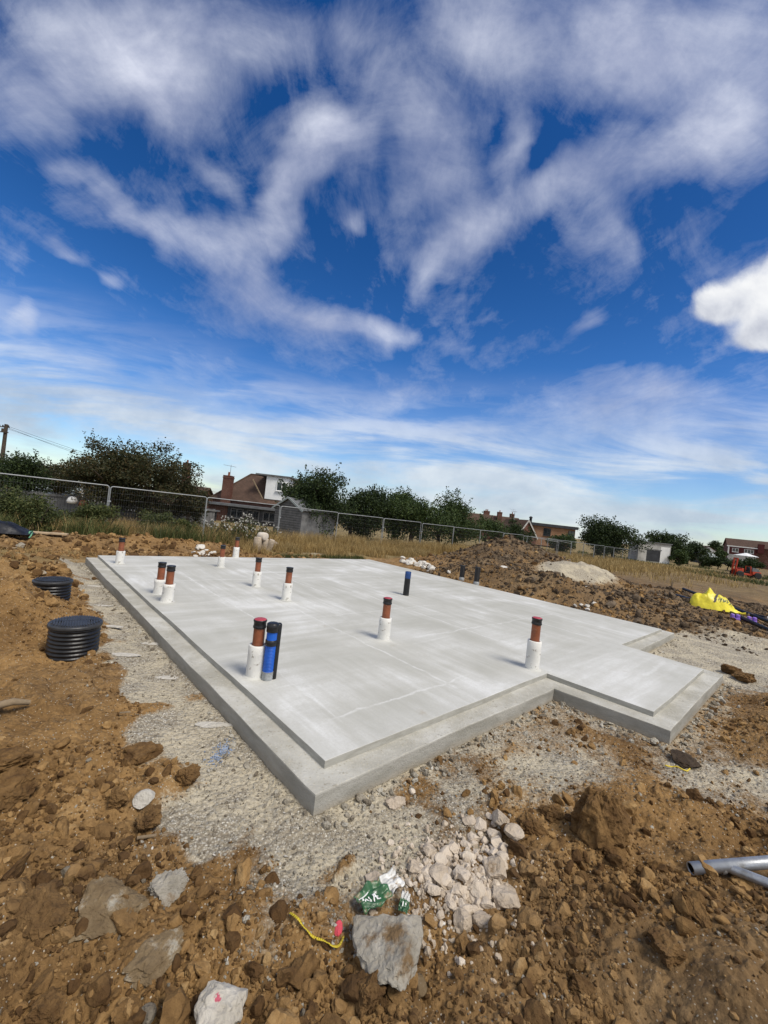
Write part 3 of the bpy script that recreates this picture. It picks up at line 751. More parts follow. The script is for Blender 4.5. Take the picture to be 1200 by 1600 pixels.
# slim black duct with a blue top
p = W(634, 930, ZS); k = p.y/FPX
e = empty('service_duct', p, 0, 'black duct with a blue tinted top standing towards the middle rear of the slab', 'duct', 'service ducts on the slab')
MB().lathe([(.068, -.01), (.066, 37*k*.72)], n=24).build('duct_tube', M_['blackpl'], e)
t_ = MB().lathe([(.0665, 37*k*.72), (.067, 37*k*.98), (.060, 37*k), (.056, 37*k-.03), (.001, 37*k-.03)], n=24).build('duct_top', simple('blue_black_plastic', (.012, .045, .16), .4, .3, 9), e)
for (b_, t_, lb) in [((721, 906), 883, 'left one of the two short black ducts at the slab edge under the soil heap'),
                     ((744, 913), 886, 'right one of the two short black ducts at the slab edge under the soil heap')]:
    p = W(*b_, ZS); k = p.y/FPX; h = (b_[1]-t_)*k
    e = empty('black_duct', p, 0, lb, 'duct', 'paired black ducts at the slab edge')
    q = MB(); pr = [(.078, .05)]
    z = .06
    while z < h-.03: pr += [(.074, z), (.074, z+.01), (.080, z+.014), (.080, z+.026)]; z += .032
    pr += [(.078, h), (.066, h), (.064, h-.04), (.001, h-.04)]
    q.lathe(pr, n=22).build('ribbed_tube', M_['blackpl'], e)
    MB().lathe([(.082, -.01), (.083, .05), (.079, .09), (.074, .09)], n=22).build('dusty_sleeve', M_['clearrib'], e)

# ------------------------------------------------------------------ inspection chambers
def chamber(c, r, h, z0, label, turn):
    e = empty('inspection_chamber', (c[0], c[1], z0), turn, label, 'manhole', 'black inspection chambers beside the slab')
    pr = [(r*.97, -.15)]; z = -.14; st = h/8.6
    while z < h-.065:
        pr += [(r*.935, z), (r*.935, z+st*.28), (r*.99, z+st*.45), (r*1.0, z+st*.62), (r*.985, z+st*.85)]; z += st
    pr += [(r*.94, h-.05), (r*.94, h-.03)]
    MB().lathe(pr, n=64, wob=.004, seed=3).build('corrugated_shaft', M_['blackpl'], e)
    l = MB(); l.lathe([(r*.95, h-.042), (r*1.035, h-.040), (r*1.045, h-.034), (r*1.045, h-.014), (r*1.03, h-.004), (r*.97, h), (.001, h)], n=64)
    for i in range(-9, 10):                       # moulded ribs across the lid
        x = i*r*.098; L = math.sqrt(max(0, (r*.93)**2-x*x))
        for s_ in (-1, 1):
            l.box((x, s_*L*.5, h+.006), (r*.050, L*.92, .014))
    ld = l.build('lid', M_['lid'], e, bevel=.0)
    for s_ in (-1, 1):
        MB().box((s_*r*.55, 0, h+.006), (.05, .022, .012)).box((s_*r*.55, 0, h+.013), (.03, .012, .006)).build('lid_bolt', M_['blackpl'], ld)
    return e
p1 = W(119, 971, .455); q1 = (p1.x, p1.y)
chamber(q1, .238, .365, .09, 'black ribbed chamber standing clear of the soil, nearer to the camera', R(35))
p2 = W(83, 908, .44)
chamber((p2.x, p2.y), .238, .39, .075, 'farther black ribbed chamber half buried behind the clay mound', R(20))

# ------------------------------------------------------------------ galvanised tube with a welded branch, lower right
z_ = G(2.2, 2.42)+.045
a = at(1079, 1357, 2.26)
bq = at(1330, 1337, 2.30); n0 = at(1134, 1354, 2.272); n1 = at(1300, 1420, 1.99)
z_off = 0
e = empty('steel_tube_brace', a, 0, 'galvanised steel tube with an angled welded branch lying on the clay', 'steel tube')
def hollow(pts, r, name, t=.004, n=28, flat=False):
    m = MB(); m.tube([Vector(q)-a for q in pts], r, n, cap=False); m.tube([Vector(q)-a for q in pts], r-t, n, cap=False)
    # lip joining the two skins
    for ring in (0, len(pts)-1):
        o = len(pts)*n
        f = [(ring*n+k, ring*n+(k+1) % n, o+ring*n+(k+1) % n, o+ring*n+k) for k in range(n)]
        m.f += f; m.sm += [False]*n
    return m.build(name, M_['galv'], e)
hollow([a, a.lerp(bq, .5), bq], .030, 'main_tube')
bd_ = (bq-a).normalized(); bo_ = MB(); bo_.tube([bd_*.006, bd_*.9], .0255, 24, cap=False); bo_.add([bd_*.5+Vector((0, .0255*math.cos(k*.2618), .0255*math.sin(k*.2618))) for k in range(24)], [tuple(range(24))]); bo_.build('bore_shade', M_['blackpl'], e)  # black lining and disc stand in for the shade inside the tube
br = MB(); d_ = (n1-n0); br.tube([n0-a-d_*.01, n0-a+d_*.05, n1-a], [.019, .024, .024], 24); br.build('branch_tube', M_['galv'], e)
w_ = MB(); w_.lathe([(.0315, -.012), (.034, 0), (.0315, .012)], n=24)
wm = w_.mesh('weld_bead'); wo = link('weld_bead', wm, M_['galv'], e); wo.rotation_euler = (bq-a).to_track_quat('Z', 'Y').to_euler(); wo.location = (n0-a)*.86

# ------------------------------------------------------------------ yellow bag on the black pipes, purple clips
def bag():
    c = at(1112, 957, 12.3); c.z = G(c.x, c.y)
    kx = c.y/FPX
    e = empty('yellow_bag', c, 0, 'crumpled bright yellow bag with a dark band lying on black pipes', 'bag')
    nx, ny = 56, 26; L, D = 1.58, .66
    prof = [(0, .02), (.05, .22), (.14, .33), (.25, .37), (.33, .38), (.375, .48), (.40, .55), (.43, .53), (.48, .45), (.58, .40), (.72, .36), (.83, .24), (.93, .10), (1, .02)]
    px_ = [q[0] for q in prof]; pz_ = [q[1] for q in prof]
    V = []
    for j in range(ny+1):
        for i in range(nx+1):
            s_ = i/nx; t_ = j/ny*2-1
            w = .30+.7*math.sin(math.pi*min(1, max(0, s_*.9+.05)))**.6
            y = t_*D*.5*w
            peak = np.interp(s_, px_, pz_)
            base_ = min(peak, .40-.28*max(0, s_-.55))
            sh = max(0, 1-abs(t_)**2.4)
            shp = max(0, 1-abs(t_-.05)*2.6)
            z = base_*sh+(peak-base_)*shp if peak > base_ else peak*sh
            n_ = mnoise.noise(Vector((s_*9, t_*2.0, 1.7)))*.055+mnoise.noise(Vector((s_*20+t_*5, t_*5, 4)))*.028
            n_ += .03*abs(mnoise.noise(Vector((s_*6+t_*3, s_*3-t_*4, 9))))
            z += n_*sh*(1 if z > .05 else .4)
            V.append(((s_-.5)*L, y+.03*mnoise.noise(Vector((s_*7, t_*3, 3))), max(.0, z+.04)))
    F = [(j*(nx+1)+i, j*(nx+1)+i+1, (j+1)*(nx+1)+i+1, (j+1)*(nx+1)+i) for j in range(ny) for i in range(nx)]
    def Z(s_, t_): return V[int(round((t_+1)/2*ny))*(nx+1)+int(round(s_*nx))]
    m = MB(); m.add(V, F, True)
    # closed underneath
    m.add([(x, y, -.03) for (x, y, z) in V], [f[::-1] for f in F])
    m.build('bag_skin', M_['yellow'], e)
    bd = MB(); P = []
    for j in range(3, 20):
        s_ = .66-.22*(1-j/ny); t_ = j/ny*2-1
        s_ = .47+.20*(j-3)/17
        o_ = Vector(Z(s_, t_)); P.append((o_+Vector((-.035, -.006, .012)), o_+Vector((.035, -.006, .012))))
    for i in range(len(P)-1): bd.add([P[i][0], P[i][1], P[i+1][1], P[i+1][0]], [(0, 1, 2, 3)])
    bo = bd.build('dark_band', M_['bagblack'], e)
    pr = MB(); rr_ = random.Random(4)
    for i in range(11):                       # remains of dark print
        s_ = .56+.30*i/11; t_ = -.62+.05*rr_.uniform(-1, 1)
        o_ = Vector(Z(s_, t_)); o2 = Vector(Z(min(1, s_+.018), min(.9, t_+.16)))
        w_ = Vector((.022, 0, 0)); lift = Vector((0, -.012, .012))
        pr.add([o_+lift, o_+w_+lift, o2+w_*1.2+lift, o2+lift], [(0, 1, 2, 3)])
    pr.build('dark_print', simple('dark_green_print', (.02, .06, .03), .5), e)
    e.rotation_euler = (0, 0, R(-20)); e.scale = (.76, .92, 1.10)
    tail = MB(); tail.tube([Vector((L*.46, -.02, .07)), Vector((L*.52, -.05, .05)), Vector((L*.60, -.06, .03)), Vector((L*.66, -.10, .05))], [.05, .03, .022, .035], 10)
    tail.build('tied_neck', M_['yellow'], e)
bag()
PIPES = [((1056, 940), (1225, 996), .055, 'longest black pipe of the bundle, nearest the slab', .0), ((1066, 936), (1225, 987), .05, 'middle black pipe of the bundle under the yellow bag', .1), ((1120, 953), (1225, 979), .04, 'rear black pipe of the bundle ending in a white tip', .05)]
for i, (a_, b_, r_, lb, dz_) in enumerate(PIPES):
    A_ = W(*a_, .12); B_ = W(*b_, .12)
    for q in (A_, B_): q.z = G(q.x, q.y)+r_+.02+dz_*.4
    e = empty('black_pipe', A_, 0, lb, 'pipe', 'black pipes lying under the yellow bag')
    mid = (A_+B_)/2-A_; mid.z = max(mid.z, G((A_.x+B_.x)/2, (A_.y+B_.y)/2)+r_-A_.z)
    MB().tube([Vector((0, 0, 0)), mid, B_-A_], r_, 14).build('pipe_length', M_['blackpl'], e)
    if i == 2:
        tq = B_.lerp(A_, .22)-A_; MB().tube([tq, tq.lerp(B_-A_, .7)], r_*1.06, 14).build('white_label', M_['whitepaint'], e)
for (px, py, lb) in [((1148), 967, 'lilac plastic clip on the black pipes nearest the bag'), ((1174), 971, 'lilac plastic clip on the black pipes farther right')]:
    q = W(px, py+4, .15); q.z = G(q.x, q.y)
    e = empty('pipe_clip', q, R(-25), lb, 'pipe clip', 'lilac clips on the black pipes')
    m = MB()
    for s_ in (-1, 1): m.box((s_*.06, 0, .10), (.075, .13, .17))
    m.build('clip_body', M_['purple'], e, bevel=.02)
    MB().box((0, 0, .06), (.20, .15, .05)).build('clip_foot', M_['purple'], e, bevel=.01)

# ------------------------------------------------------------------ packaging scrap, strap, painted chip, stick, stakes
def crumple(name, c, sx, sy, rz, label, cat, amp, seed, mats, tilt=0.0, split=None, letters=None):
    nx, ny = 34, 22; e = empty(name, c, rz, label, cat)
    V = []
    for j in range(ny+1):
        for i in range(nx+1):
            s_, t_ = i/nx, j/ny
            ed = .10*mnoise.noise(Vector((s_*4, t_*4, seed)))
            x = (s_-.5)*sx*(1+ed); y = (t_-.5)*sy*(1-.35*abs(s_-.4))+.02*sx*mnoise.noise(Vector((s_*5, 2, seed)))
            z = amp*(abs(mnoise.noise(Vector((s_*3.2+t_*2.2, t_*1.4, seed+2))))*1.7+.5*mnoise.noise(Vector((s_*8, t_*6, seed+7)))) + tilt*abs(s_-.5)*sx
            V.append((x, y, .012+max(0, z)))
    F = [(j*(nx+1)+i, j*(nx+1)+i+1, (j+1)*(nx+1)+i+1, (j+1)*(nx+1)+i) for j in range(ny) for i in range(nx)]
    groups = {}
    for f in F:
        s_ = (f[0] % (nx+1))/nx
        groups.setdefault(0 if split is None or s_ < split else 1, []).append(f)
    for k, fs in groups.items():
        used = sorted({i for f in fs for i in f}); mp = {q: n for n, q in enumerate(used)}
        m = MB(); m.add([V[q] for q in used], [tuple(mp[i] for i in f) for f in fs], True)
        me_ = m.mesh(name, fixn=False)
        o = link(mats[k][0], me_, mats[k][1], e)
        sm = o.modifiers.new('thickness', 'SOLIDIFY'); sm.thickness = .0018; sm.offset = 1
    if letters:
        def Zs(s_, t_):
            i = min(nx-1, max(0, s_*nx)); j = min(ny-1, max(0, t_*ny)); i0, j0 = int(i), int(j); fi, fj = i-i0, j-j0
            g = lambda a_, b_: Vector(V[b_*(nx+1)+a_])
            return (g(i0, j0)*(1-fi)+g(i0+1, j0)*fi)*(1-fj)+(g(i0, j0+1)*(1-fi)+g(i0+1, j0+1)*fi)*fj
        m = MB(); tw = .018
        for (s0, t0, s1, t1) in letters:
            n = 5; P = [Zs(s0+(s1-s0)*q/n, t0+(t1-t0)*q/n)+Vector((0, 0, .0045)) for q in range(n+1)]
            for q in range(n):
                d = (P[q+1]-P[q]); w = Vector((-d.y, d.x, 0)); w = w.normalized()*.0028 if w.length else Vector((.002, 0, 0))
                m.add([P[q]-w, P[q]+w, P[q+1]+w, P[q+1]-w], [(0, 1, 2, 3)])
        m.build('printed_letters', M_['whitepaint'], e)
    return e
def E_(x, y, w, h): return [(x, y, x, y+h), (x, y, x+w, y), (x, y+h/2, x+w*.85, y+h/2), (x, y+h, x+w, y+h)]
def A__(x, y, w, h): return [(x, y, x+w/2, y+h), (x+w/2, y+h, x+w, y), (x+w*.25, y+h*.42, x+w*.75, y+h*.42)]
def V__(x, y, w, h): return [(x, y+h, x+w/2, y), (x+w/2, y, x+w, y+h)]
c = onto(592, 1408); c.z += .03
crumple('packaging_wrapper', c, .26, .115, R(42), 'torn green and white foil wrapper with white letters, behind the big concrete lump', 'wrapper', .035, 3.0,
        [('green_foil', M_['greenfoil']), ('white_foil', M_['whitefoil'])], .05, .62,
        E_(.36, .25, .07, .32)+A__(.27, .25, .08, .32)+V__(.18, .3, .07, .3)+[(.08, .3, .12, .6), (.12, .6, .15, .35), (.05, .7, .3, .78)])
c = onto(630, 1428); c.z += .03
crumple('packaging_scrap', c, .10, .05, R(75), 'small green and white scrap of foil at the right rear of the big concrete lump', 'wrapper', .02, 8.0,
        [('green_foil', M_['greenfoil']), ('white_foil', M_['whitefoil'])], .2, .66, [(.2, .3, .5, .35), (.25, .6, .5, .6)])
pts = [onto(*q) for q in [(452, 1434), (463, 1446), (476, 1457), (490, 1469), (505, 1479), (520, 1486), (530, 1482), (537, 1465)]]
m = MB()
for i in range(len(pts)): pts[i].z += .022+.010*math.sin(i*1.7)
# smooth path, flat ribbon
dense = []
for i in range(len(pts)-1):
    for q in range(5):
        t_ = q/5; p0, p1, p2, p3 = pts[max(0, i-1)], pts[i], pts[i+1], pts[min(len(pts)-1, i+2)]
        dense.append(.5*((2*p1)+(p2-p0)*t_+(2*p0-5*p1+4*p2-p3)*t_*t_+(3*p1-p0-3*p2+p3)*t_**3))
for i in range(len(dense)-1):
    d = (dense[i+1]-dense[i]).normalized(); w = Vector((-d.y, d.x, .5*math.sin(i*.5))).normalized()*.0048
    d2 = (dense[min(i+2, len(dense)-1)]-dense[i+1]); w2 = Vector((-d2.y, d2.x, .5*math.sin((i+1)*.5)*d2.length)).normalized()*.0048 if d2.length > 1e-6 else w
    m.add([dense[i]-w, dense[i]+w, dense[i+1]+w2, dense[i+1]-w2], [(0, 1, 2, 3)], True)
o = m.build('packing_strap', M_['strapyel']); sm = o.modifiers.new('thickness', 'SOLIDIFY'); sm.thickness = .0015
tag(o, 'thin yellow packing strap curling over the clay left of the big concrete lump', 'strap')
m = MB(); q = onto(1057, 1203)
for i in range(6): m.tube([q+Vector((-.1+.035*i, .02*math.sin(i), .02+.01*math.cos(i*2))), q+Vector((-.065+.035*i, .02*math.sin(i+1), .02+.01*math.cos(i*2+2)))], .006, 6)
tag(m.build('strap_scrap', M_['strapyel']), 'short scrap of yellow strap in the soil below the porch corner', 'strap')
a_, b_ = onto(-12, 1114), onto(46, 1106); m = MB(); m.tube([a_+Vector((0, 0, .045)), a_.lerp(b_, .5)+Vector((0, .01, .06)), b_+Vector((0, 0, .04))], [.028, .026, .018], 9)
tag(m.build('wooden_stick', M_['timber']), 'brown broken stick lying on the clay at the left edge', 'stick')
a_, b_ = onto(186, 1121), onto(203, 1119); m = MB(); m.bar(a_+Vector((0, 0, .03)), b_+Vector((0, 0, .03)), .012, .008)
tag(m.build('wood_splinter', M_['timber']), 'small pale splinter of wood on the smooth clay beside the gravel strip', 'splinter')
a_, b_ = onto(213, 1318), onto(243, 1315); m = MB(); m.bar(a_+Vector((0, 0, .03)), b_+Vector((0, 0, .035)), .016, .006)
tag(m.build('wood_chip', M_['timber']), 'flat pale chip of wood among the clods under the round white stone', 'splinter')
q = W(1049, 917, .1); q.z = G(q.x, q.y); m = MB(); m.bar(q+Vector((0, 0, -.1)), q+Vector((.05, 0, .42)), .05)
tag(m.build('wooden_stake', M_['timber']), 'short wooden stake leaning in the soil behind the yellow bag', 'stake')
# far left: black sheeting, plank, rod
c = W(8, 834, .35); c.z = G(c.x, c.y)
e = empty('rubble_sack', c, R(20), 'black plastic sheeting bundle with a green tie at the far left', 'sheeting')
m = MB(); V = []; nx, ny = 26, 14
for j in range(ny+1):
    for i in range(nx+1):
        s_, t_ = i/nx, j/ny*2-1
        z = .30*max(0, 1-abs(t_)**2.2)*min(1, max(0, (1-s_)*2.6))**.7*min(1, s_*6)**.5*(1+.35*mnoise.noise(Vector((s_*5, t_*2, 3))))
        V.append(((s_-.6)*1.5, t_*.35*(1-.5*max(0, s_-.6)), z+.12))
F = [(j*(nx+1)+i, j*(nx+1)+i+1, (j+1)*(nx+1)+i+1, (j+1)*(nx+1)+i) for j in range(ny) for i in range(nx)]
m.add(V, F, True); m.add([(x, y, .02) for x, y, z in V], [f[::-1] for f in F]); m.build('sheet_bundle', M_['sheet'], e)
MB().tube([Vector((.56, -.1, .12)), Vector((.58, -.12, .2)), Vector((.62, -.05, .22)), Vector((.63, -.14, .1)), Vector((.6, -.17, .03))], .018, 8).build('green_tie', simple('pale_green_rope', (.16, .42, .26), .7), e)
a_, b_ = W(32, 831, .40), W(106, 835, .42)
for q in (a_, b_): q.z = max(q.z, G(q.x, q.y)+.06)
m = MB(); m.bar(a_, b_, .19, .05); tag(m.build('scaffold_board', simple('pale_plank', (.40, .30, .19), .8, .25, 3, .2, 15), bevel=.006), 'pale wooden plank lying on the berm beside the black sheeting', 'plank')
a_, b_ = W(-10, 851, .35), W(27, 851, .35)
for q in (a_, b_): q.z = G(q.x, q.y)+.05
m = MB(); m.tube([a_, b_], .022, 8); tag(m.build('wooden_rod', M_['timber']), 'thin brown rod lying on the dry ground at the far left', 'rod')

# ------------------------------------------------------------------ broken lumps: rock shapes
def rock_mesh(name, sub, seed, cuts=7, rough=.16, flat=1.0, fr=2.2, taper=0.0, wedge=0.0):
    bm = bmesh.new(); bmesh.ops.create_icosphere(bm, subdivisions=sub, radius=1.0)
    rr_ = random.Random(seed); P = []
    for _ in range(cuts):
        n = Vector((rr_.gauss(0, 1), rr_.gauss(0, 1), rr_.gauss(0, 1))).normalized(); P.append((n, rr_.uniform(.42, .85)))
    o = Vector((seed*3.1, seed*1.7, seed*.9))
    for v in bm.verts:
        p = v.co.copy()
        for n, d in P:
            k = p.dot(n)
            if k > d: p -= n*(k-d)*.93
        f = mnoise.fractal(p*fr+o, 1.0, 2.1, 3 if sub < 3 else 5)
        if taper: p = Vector((p.x*(1-taper*(p.z+1)/2), p.y*(1-taper*(p.z+1)/2), p.z))
        if wedge: p = Vector((p.x*(1-wedge*(1-(p.y+1)/2)), p.y, p.z))
        k2 = 0
        if sub > 2: k2 = .5*rough*mnoise.fractal(p*fr*2.7-o, .8, 2.2, 4)-.30*rough*abs(mnoise.noise(p*fr*4.5+o))-.16*rough*abs(mnoise.noise(p*fr*11+o))
        v.co = p*(1+rough*f+k2)
    bmesh.ops.scale(bm, vec=(1, 1, flat), verts=bm.verts)
    me_ = bpy.data.meshes.new(name); bm.to_mesh(me_); bm.free()
    return me_
def arrays(me_):
    V = np.empty(len(me_.vertices)*3, np.float32); me_.vertices.foreach_get('co', V)
    F = np.empty(len(me_.polygons)*3, np.int32); me_.polygons.foreach_get('vertices', F)
    return V.reshape(-1, 3), F.reshape(-1, 3)
def templates(n, sub, seed, **k):
    out = []
    for i in range(n):
        me_ = rock_mesh('t', sub, seed+i, **k); out.append(arrays(me_)); bpy.data.meshes.remove(me_)
    return out
def rotmats(n, full=True):
    q = rng.normal(size=(n, 4)); q /= np.linalg.norm(q, axis=1)[:, None]
    w, x, y, z = q.T
    return np.stack([1-2*(y*y+z*z), 2*(x*y-z*w), 2*(x*z+y*w), 2*(x*y+z*w), 1-2*(x*x+z*z), 2*(y*z-x*w), 2*(x*z-y*w), 2*(y*z+x*w), 1-2*(x*x+y*y)], -1).reshape(-1, 3, 3)
def scatter(name, T, pos, size, mat, aniso=.45, sink=.25, smooth=False):
    n = len(pos); which = rng.integers(0, len(T), n); VV, FF, base = [], [], 0
    for k, (tv, tf) in enumerate(T):
        m_ = which == k; c = int(m_.sum())
        if not c: continue
        s_ = size[m_][:, None]*(1+aniso*rng.uniform(-1, 1, (c, 3)))
        Rm = rotmats(c)
        v = np.einsum('nij,nvj->nvi', Rm, tv[None]*s_[:, None, :])
        p = pos[m_].copy(); p[:, 2] += size[m_]*(.5-sink)
        v += p[:, None, :]
        f = tf[None]+(np.arange(c)*len(tv))[:, None, None]+base
        VV.append(v.reshape(-1, 3)); FF.append(f.reshape(-1, 3)); base += c*len(tv)
    me_ = mesh_np(name, np.concatenate(VV), np.concatenate(FF), smooth)
    return link(name, me_, mat)
def polar(n, r0, r1, a0=-52, a1=52, pw=1.0):
    """points thinning out with distance"""
    u_ = rng.random(n); r = (r0**(2-pw)+u_*(r1**(2-pw)-r0**(2-pw)))**(1/(2-pw)) if pw != 2 else r0*(r1/r0)**u_
    a = np.radians(rng.uniform(a0, a1, n))
    return r*np.sin(a), r*np.cos(a), r
T0 = templates(8, 1, 100, cuts=4, rough=.20)
T1 = templates(10, 2, 200, cuts=10, rough=.22)
T2 = templates(10, 3, 300, cuts=11, rough=.20)
Tf = templates(6, 1, 400, cuts=4, rough=.15, flat=.45)
def keepers(x, y, want, thr=.5):
    g, dk, st, d, u, v = masks(x, y)
    # clods gather in drifts, leaving trodden ground between
    drift = sstep(-.3, .45, fbm(x*1.1, y*1.1, 91, 3))
    if want == 'clay': pr = (1-g)**2.2*(1-.9*np.clip(dk, 0, 1)*(y > 6))*(1-.85*st)*(.25+.75*drift)
    elif want == 'dark': pr = dk*(1-g)
    elif want == 'grav': pr = g
    elif want == 'mixed': pr = (.18+.82*np.clip(4*g*(1-g), 0, 1))*(1-st)
    # trodden smooth clay by the chambers
    sm = gauss(x, y, -3.0, 3.6, .8, .55, -.6, 3)+gauss(x, y, -2.2, 3.0, .35, .3, 0, 3)+.9*gauss(x, y, 1.45, 1.75, .26, .24, 0, 3)
    q1_ = W(715, 1370, .13); q2_ = W(590, 1405, .13); q3_ = W(1130, 1365, .13)
    sm = sm+1.1*gauss(x, y, q1_.x, q1_.y, .20, .22, 0, 4)+1.1*gauss(x, y, q2_.x, q2_.y, .16, .12, 0, 4)+1.1*gauss(x, y, q3_.x, q3_.y, .30, .09, 0, 4)
    for (qx, qy) in ((172, 1408), (236, 1484), (343, 1574), (262, 1383), (224, 1253), (604, 1480)):
        q_ = W(qx, qy, .13); sm = sm+1.1*gauss(x, y, q_.x, q_.y, .09, .09, 0, 4)
    pr = pr*(1-np.clip(sm, 0, .97)) if want in ('clay',) else pr
    return (rng.random(len(x)) < pr) & (d > .02)
def lay(name, want, T, n, r0, r1, smin, smax, mat, pw, k=2.2, sink=.2, aniso=.35, a0=-52, a1=52, smooth=False, grow=0.0):
    x, y, r = polar(n, r0, r1, a0, a1, pw); m_ = keepers(x, y, want); x, y, r = x[m_], y[m_], r[m_]
    s_ = smin*(1-rng.random(len(x))*(1-(smin/smax)**k))**(-1/k)*(1+grow*r)
    d = sdist(x, y, FOOT); ok = d > s_*1.05
    x, y, s_ = x[ok], y[ok], s_[ok]
    o = scatter(name, T, np.c_[x, y, gz(x, y)], s_, mat, aniso, sink, smooth)
    return tag(o, kind='stuff')
lay('soil_crumbs', 'clay', T0, 90000, 1.15, 7.5, .0045, .018, M_['clay'], 1.6)
tag(bpy.data.objects['soil_crumbs'], 'loose brown clay crumbs covering the foreground')
lay('clay_clods', 'clay', T1, 19000, 1.15, 11, .012, .055, M_['clay'], 1.5, 2.0, .3)
lay('coarse_clay_clods', 'clay', T2, 1500, 1.2, 16, .035, .085, M_['clay'], 1.3, 2.0, .35)
lay('heap_soil_clods', 'dark', T1, 60000, 8.5, 24, .016, .13, M_['darkclay'], 1.1, 2.3, .3, a0=0, a1=55)
lay('heap_brown_clods', 'dark', T1, 1000, 8.5, 21, .04, .12, M_['clay'], 1.0, 1.6, .3, a0=0, a1=55)
lay('gravel_chips', 'grav', Tf, 60000, 1.2, 12, .0035, .016, M_['chips'], 1.6, 2.4, .15)
lay('stone_bits', 'mixed', T0, 11000, 1.15, 9, .004, .016, M_['chips'], 1.6, 2.2, .1)
lay('white_flint_bits', 'mixed', Tf, 1500, 1.15, 12, .004, .014, M_['whitestone'], 1.5, 2.2, .0)
# berm and left mounds carry coarse clods too
lay('berm_clods', 'clay', T1, 9000, 8, 17, .03, .12, M_['clay'], 1.0, 1.8, .3, a0=-52, a1=-8)
lay('mid_clods', 'clay', T1, 5000, 7, 20, .025, .10, M_['clay'], 1.1, 1.9, .3, a0=5, a1=55)
# flakes of set concrete fallen along the foot of the footing
fx, fy, fz_ = [], [], []
for i, (a_, b_, n) in enumerate([(0, 1, 300), (1, 2, 260), (2, 3, 110), (3, 4, 240), (5, 6, 60)]):
    A_, B_ = Vector(FOOT[a_]), Vector(FOOT[b_]); nn = Vector((B_.y-A_.y, A_.x-B_.x)).normalized()
    for _ in range(n):
        t_ = rng.random(); p = A_.lerp(B_, t_)+nn*(.035+abs(rng.normal())*.085); fx.append(p.x); fy.append(p.y)
fx, fy = np.array(fx), np.array(fy)
s_ = .010+.026*rng.random(len(fx))**3
ok = sdist(fx, fy, FOOT) > s_
fx, fy, s_ = fx[ok], fy[ok], s_[ok]
tag(scatter('concrete_flakes', Tf, np.c_[fx, fy, gz(fx, fy)], s_, M_['chips'], .4, .2), kind='stuff')

q_ = W(346, 1172, .12); n_ = 230
bx, by = q_.x+rng.normal(size=n_)*.035, q_.y+rng.normal(size=n_)*.085
tag(scatter('blue_painted_chips', Tf, np.c_[bx, by, gz(bx, by)], .004+.006*rng.random(n_), simple('blue_marker_paint', (.22, .27, .36), .85, .3, 30), .4, .1), 'chips of gravel with faded blue marker paint', kind='stuff')
# ------------------------------------------------------------------ single lumps one can pick out
SH = {}
def lump(name, px, py, wpx, hpx, mat, label, cat, group=None, seed=1, depth=1.0, rz=0.0, sub=4, flat=1.0, cuts=8, rough=.14, sink=.32, fr=2.2, z0=.12, tilt=0.0, taper=0.0, wedge=0.0):
    p = onto(px, py+hpx*.22, z0); k = p.y/FPX
    if wpx >= 34 and mat in (M_['clay'], M_['brokenconc'], M_['tanstone']) and sub == 4: sub = 5; rough *= 1.5
    key = (sub, seed, cuts, rough, fr, taper, wedge)
    if key not in SH: SH[key] = rock_mesh(name, sub, seed, cuts, rough, 1.0, fr, taper, wedge); SH[key].materials.append(None)
    me_ = SH[key].copy(); me_.name = name; me_.materials.clear(); me_.materials.append(mat)
    V, _ = arrays(me_); ext = (V.max(0)-V.min(0))/2
    o = bpy.data.objects.new(name, me_); C.objects.link(o)
    sx = wpx*k/2/ext[0]; sy = sx*depth*ext[0]/ext[1]; sz = flat*sx*ext[0]/ext[2]
    o.scale = (sx, sy, sz); o.rotation_euler = (tilt, tilt*.5, rz)
    o.location = (p.x, p.y, p.z+sz*ext[2]*(1-2*sink))
    return tag(o, label, cat, group)
CL, ST = 'clay clods lying in the foreground', 'pale broken stones in the rubble patch'
lump('concrete_lump', 604, 1476, 112, 100, M_['brokenconc'], 'big grey lump of broken concrete in front of the green wrapper', 'rubble', seed=21, depth=1.1, rz=.12, flat=.55, cuts=7, rough=.075, sink=.12, wedge=.55)
lump('concrete_lump', 343, 1574, 78, 60, M_['marked'], 'whitish concrete lump with a red paint mark at the bottom edge', 'rubble', seed=22, depth=.9, rz=.3, flat=.6, rough=.13, sink=.15)
lump('flat_stone', 172, 1408, 100, 72, M_['tanstone'], 'large flat tan and grey slab of mortar left of the middle foreground', 'rubble', seed=23, depth=.95, rz=.2, flat=.26, cuts=6, rough=.14, sink=.15, tilt=.18)
lump('mortar_lump', 262, 1383, 52, 44, M_['brokenconc'], 'grey crusted mortar lump to the right of the large flat slab', 'rubble', seed=24, depth=1, rz=1, flat=.55)
lump('flat_stone', 236, 1484, 62, 88, M_['tanstone'], 'dark tan slanting slab below the crusted mortar lump', 'rubble', seed=25, depth=1.5, rz=-.5, flat=.35, cuts=6, tilt=.15)
lump('round_stone', 224, 1253, 30, 18, M_['whitestone'], 'round white stone sitting on clods left of the gravel strip', 'stone', seed=26, flat=.7, cuts=3, rough=.05, sink=.1)
lump('round_stone', 229, 1584, 26, 26, M_['chips'], 'round grey pebble at the bottom edge left of the red marked lump', 'stone', seed=27, flat=.8, cuts=2, rough=.05)
lump('round_stone', 102, 1362, 15, 15, M_['chips'], 'small round grey pebble on the clay at the left', 'stone', seed=28, flat=.9, cuts=2, rough=.05)
lump('brown_stone', 655, 1533, 24, 40, M_['tanstone'], 'smooth ochre stone right of the big concrete lump', 'stone', seed=29, depth=1.3, flat=.6, cuts=4, rough=.05)
o = lump('painted_chip', 528, 1446, 15, 24, M_['pink'], 'bright pink painted chip of stone beside the green wrapper', 'rubble', seed=30, depth=1.6, flat=.55, cuts=6)
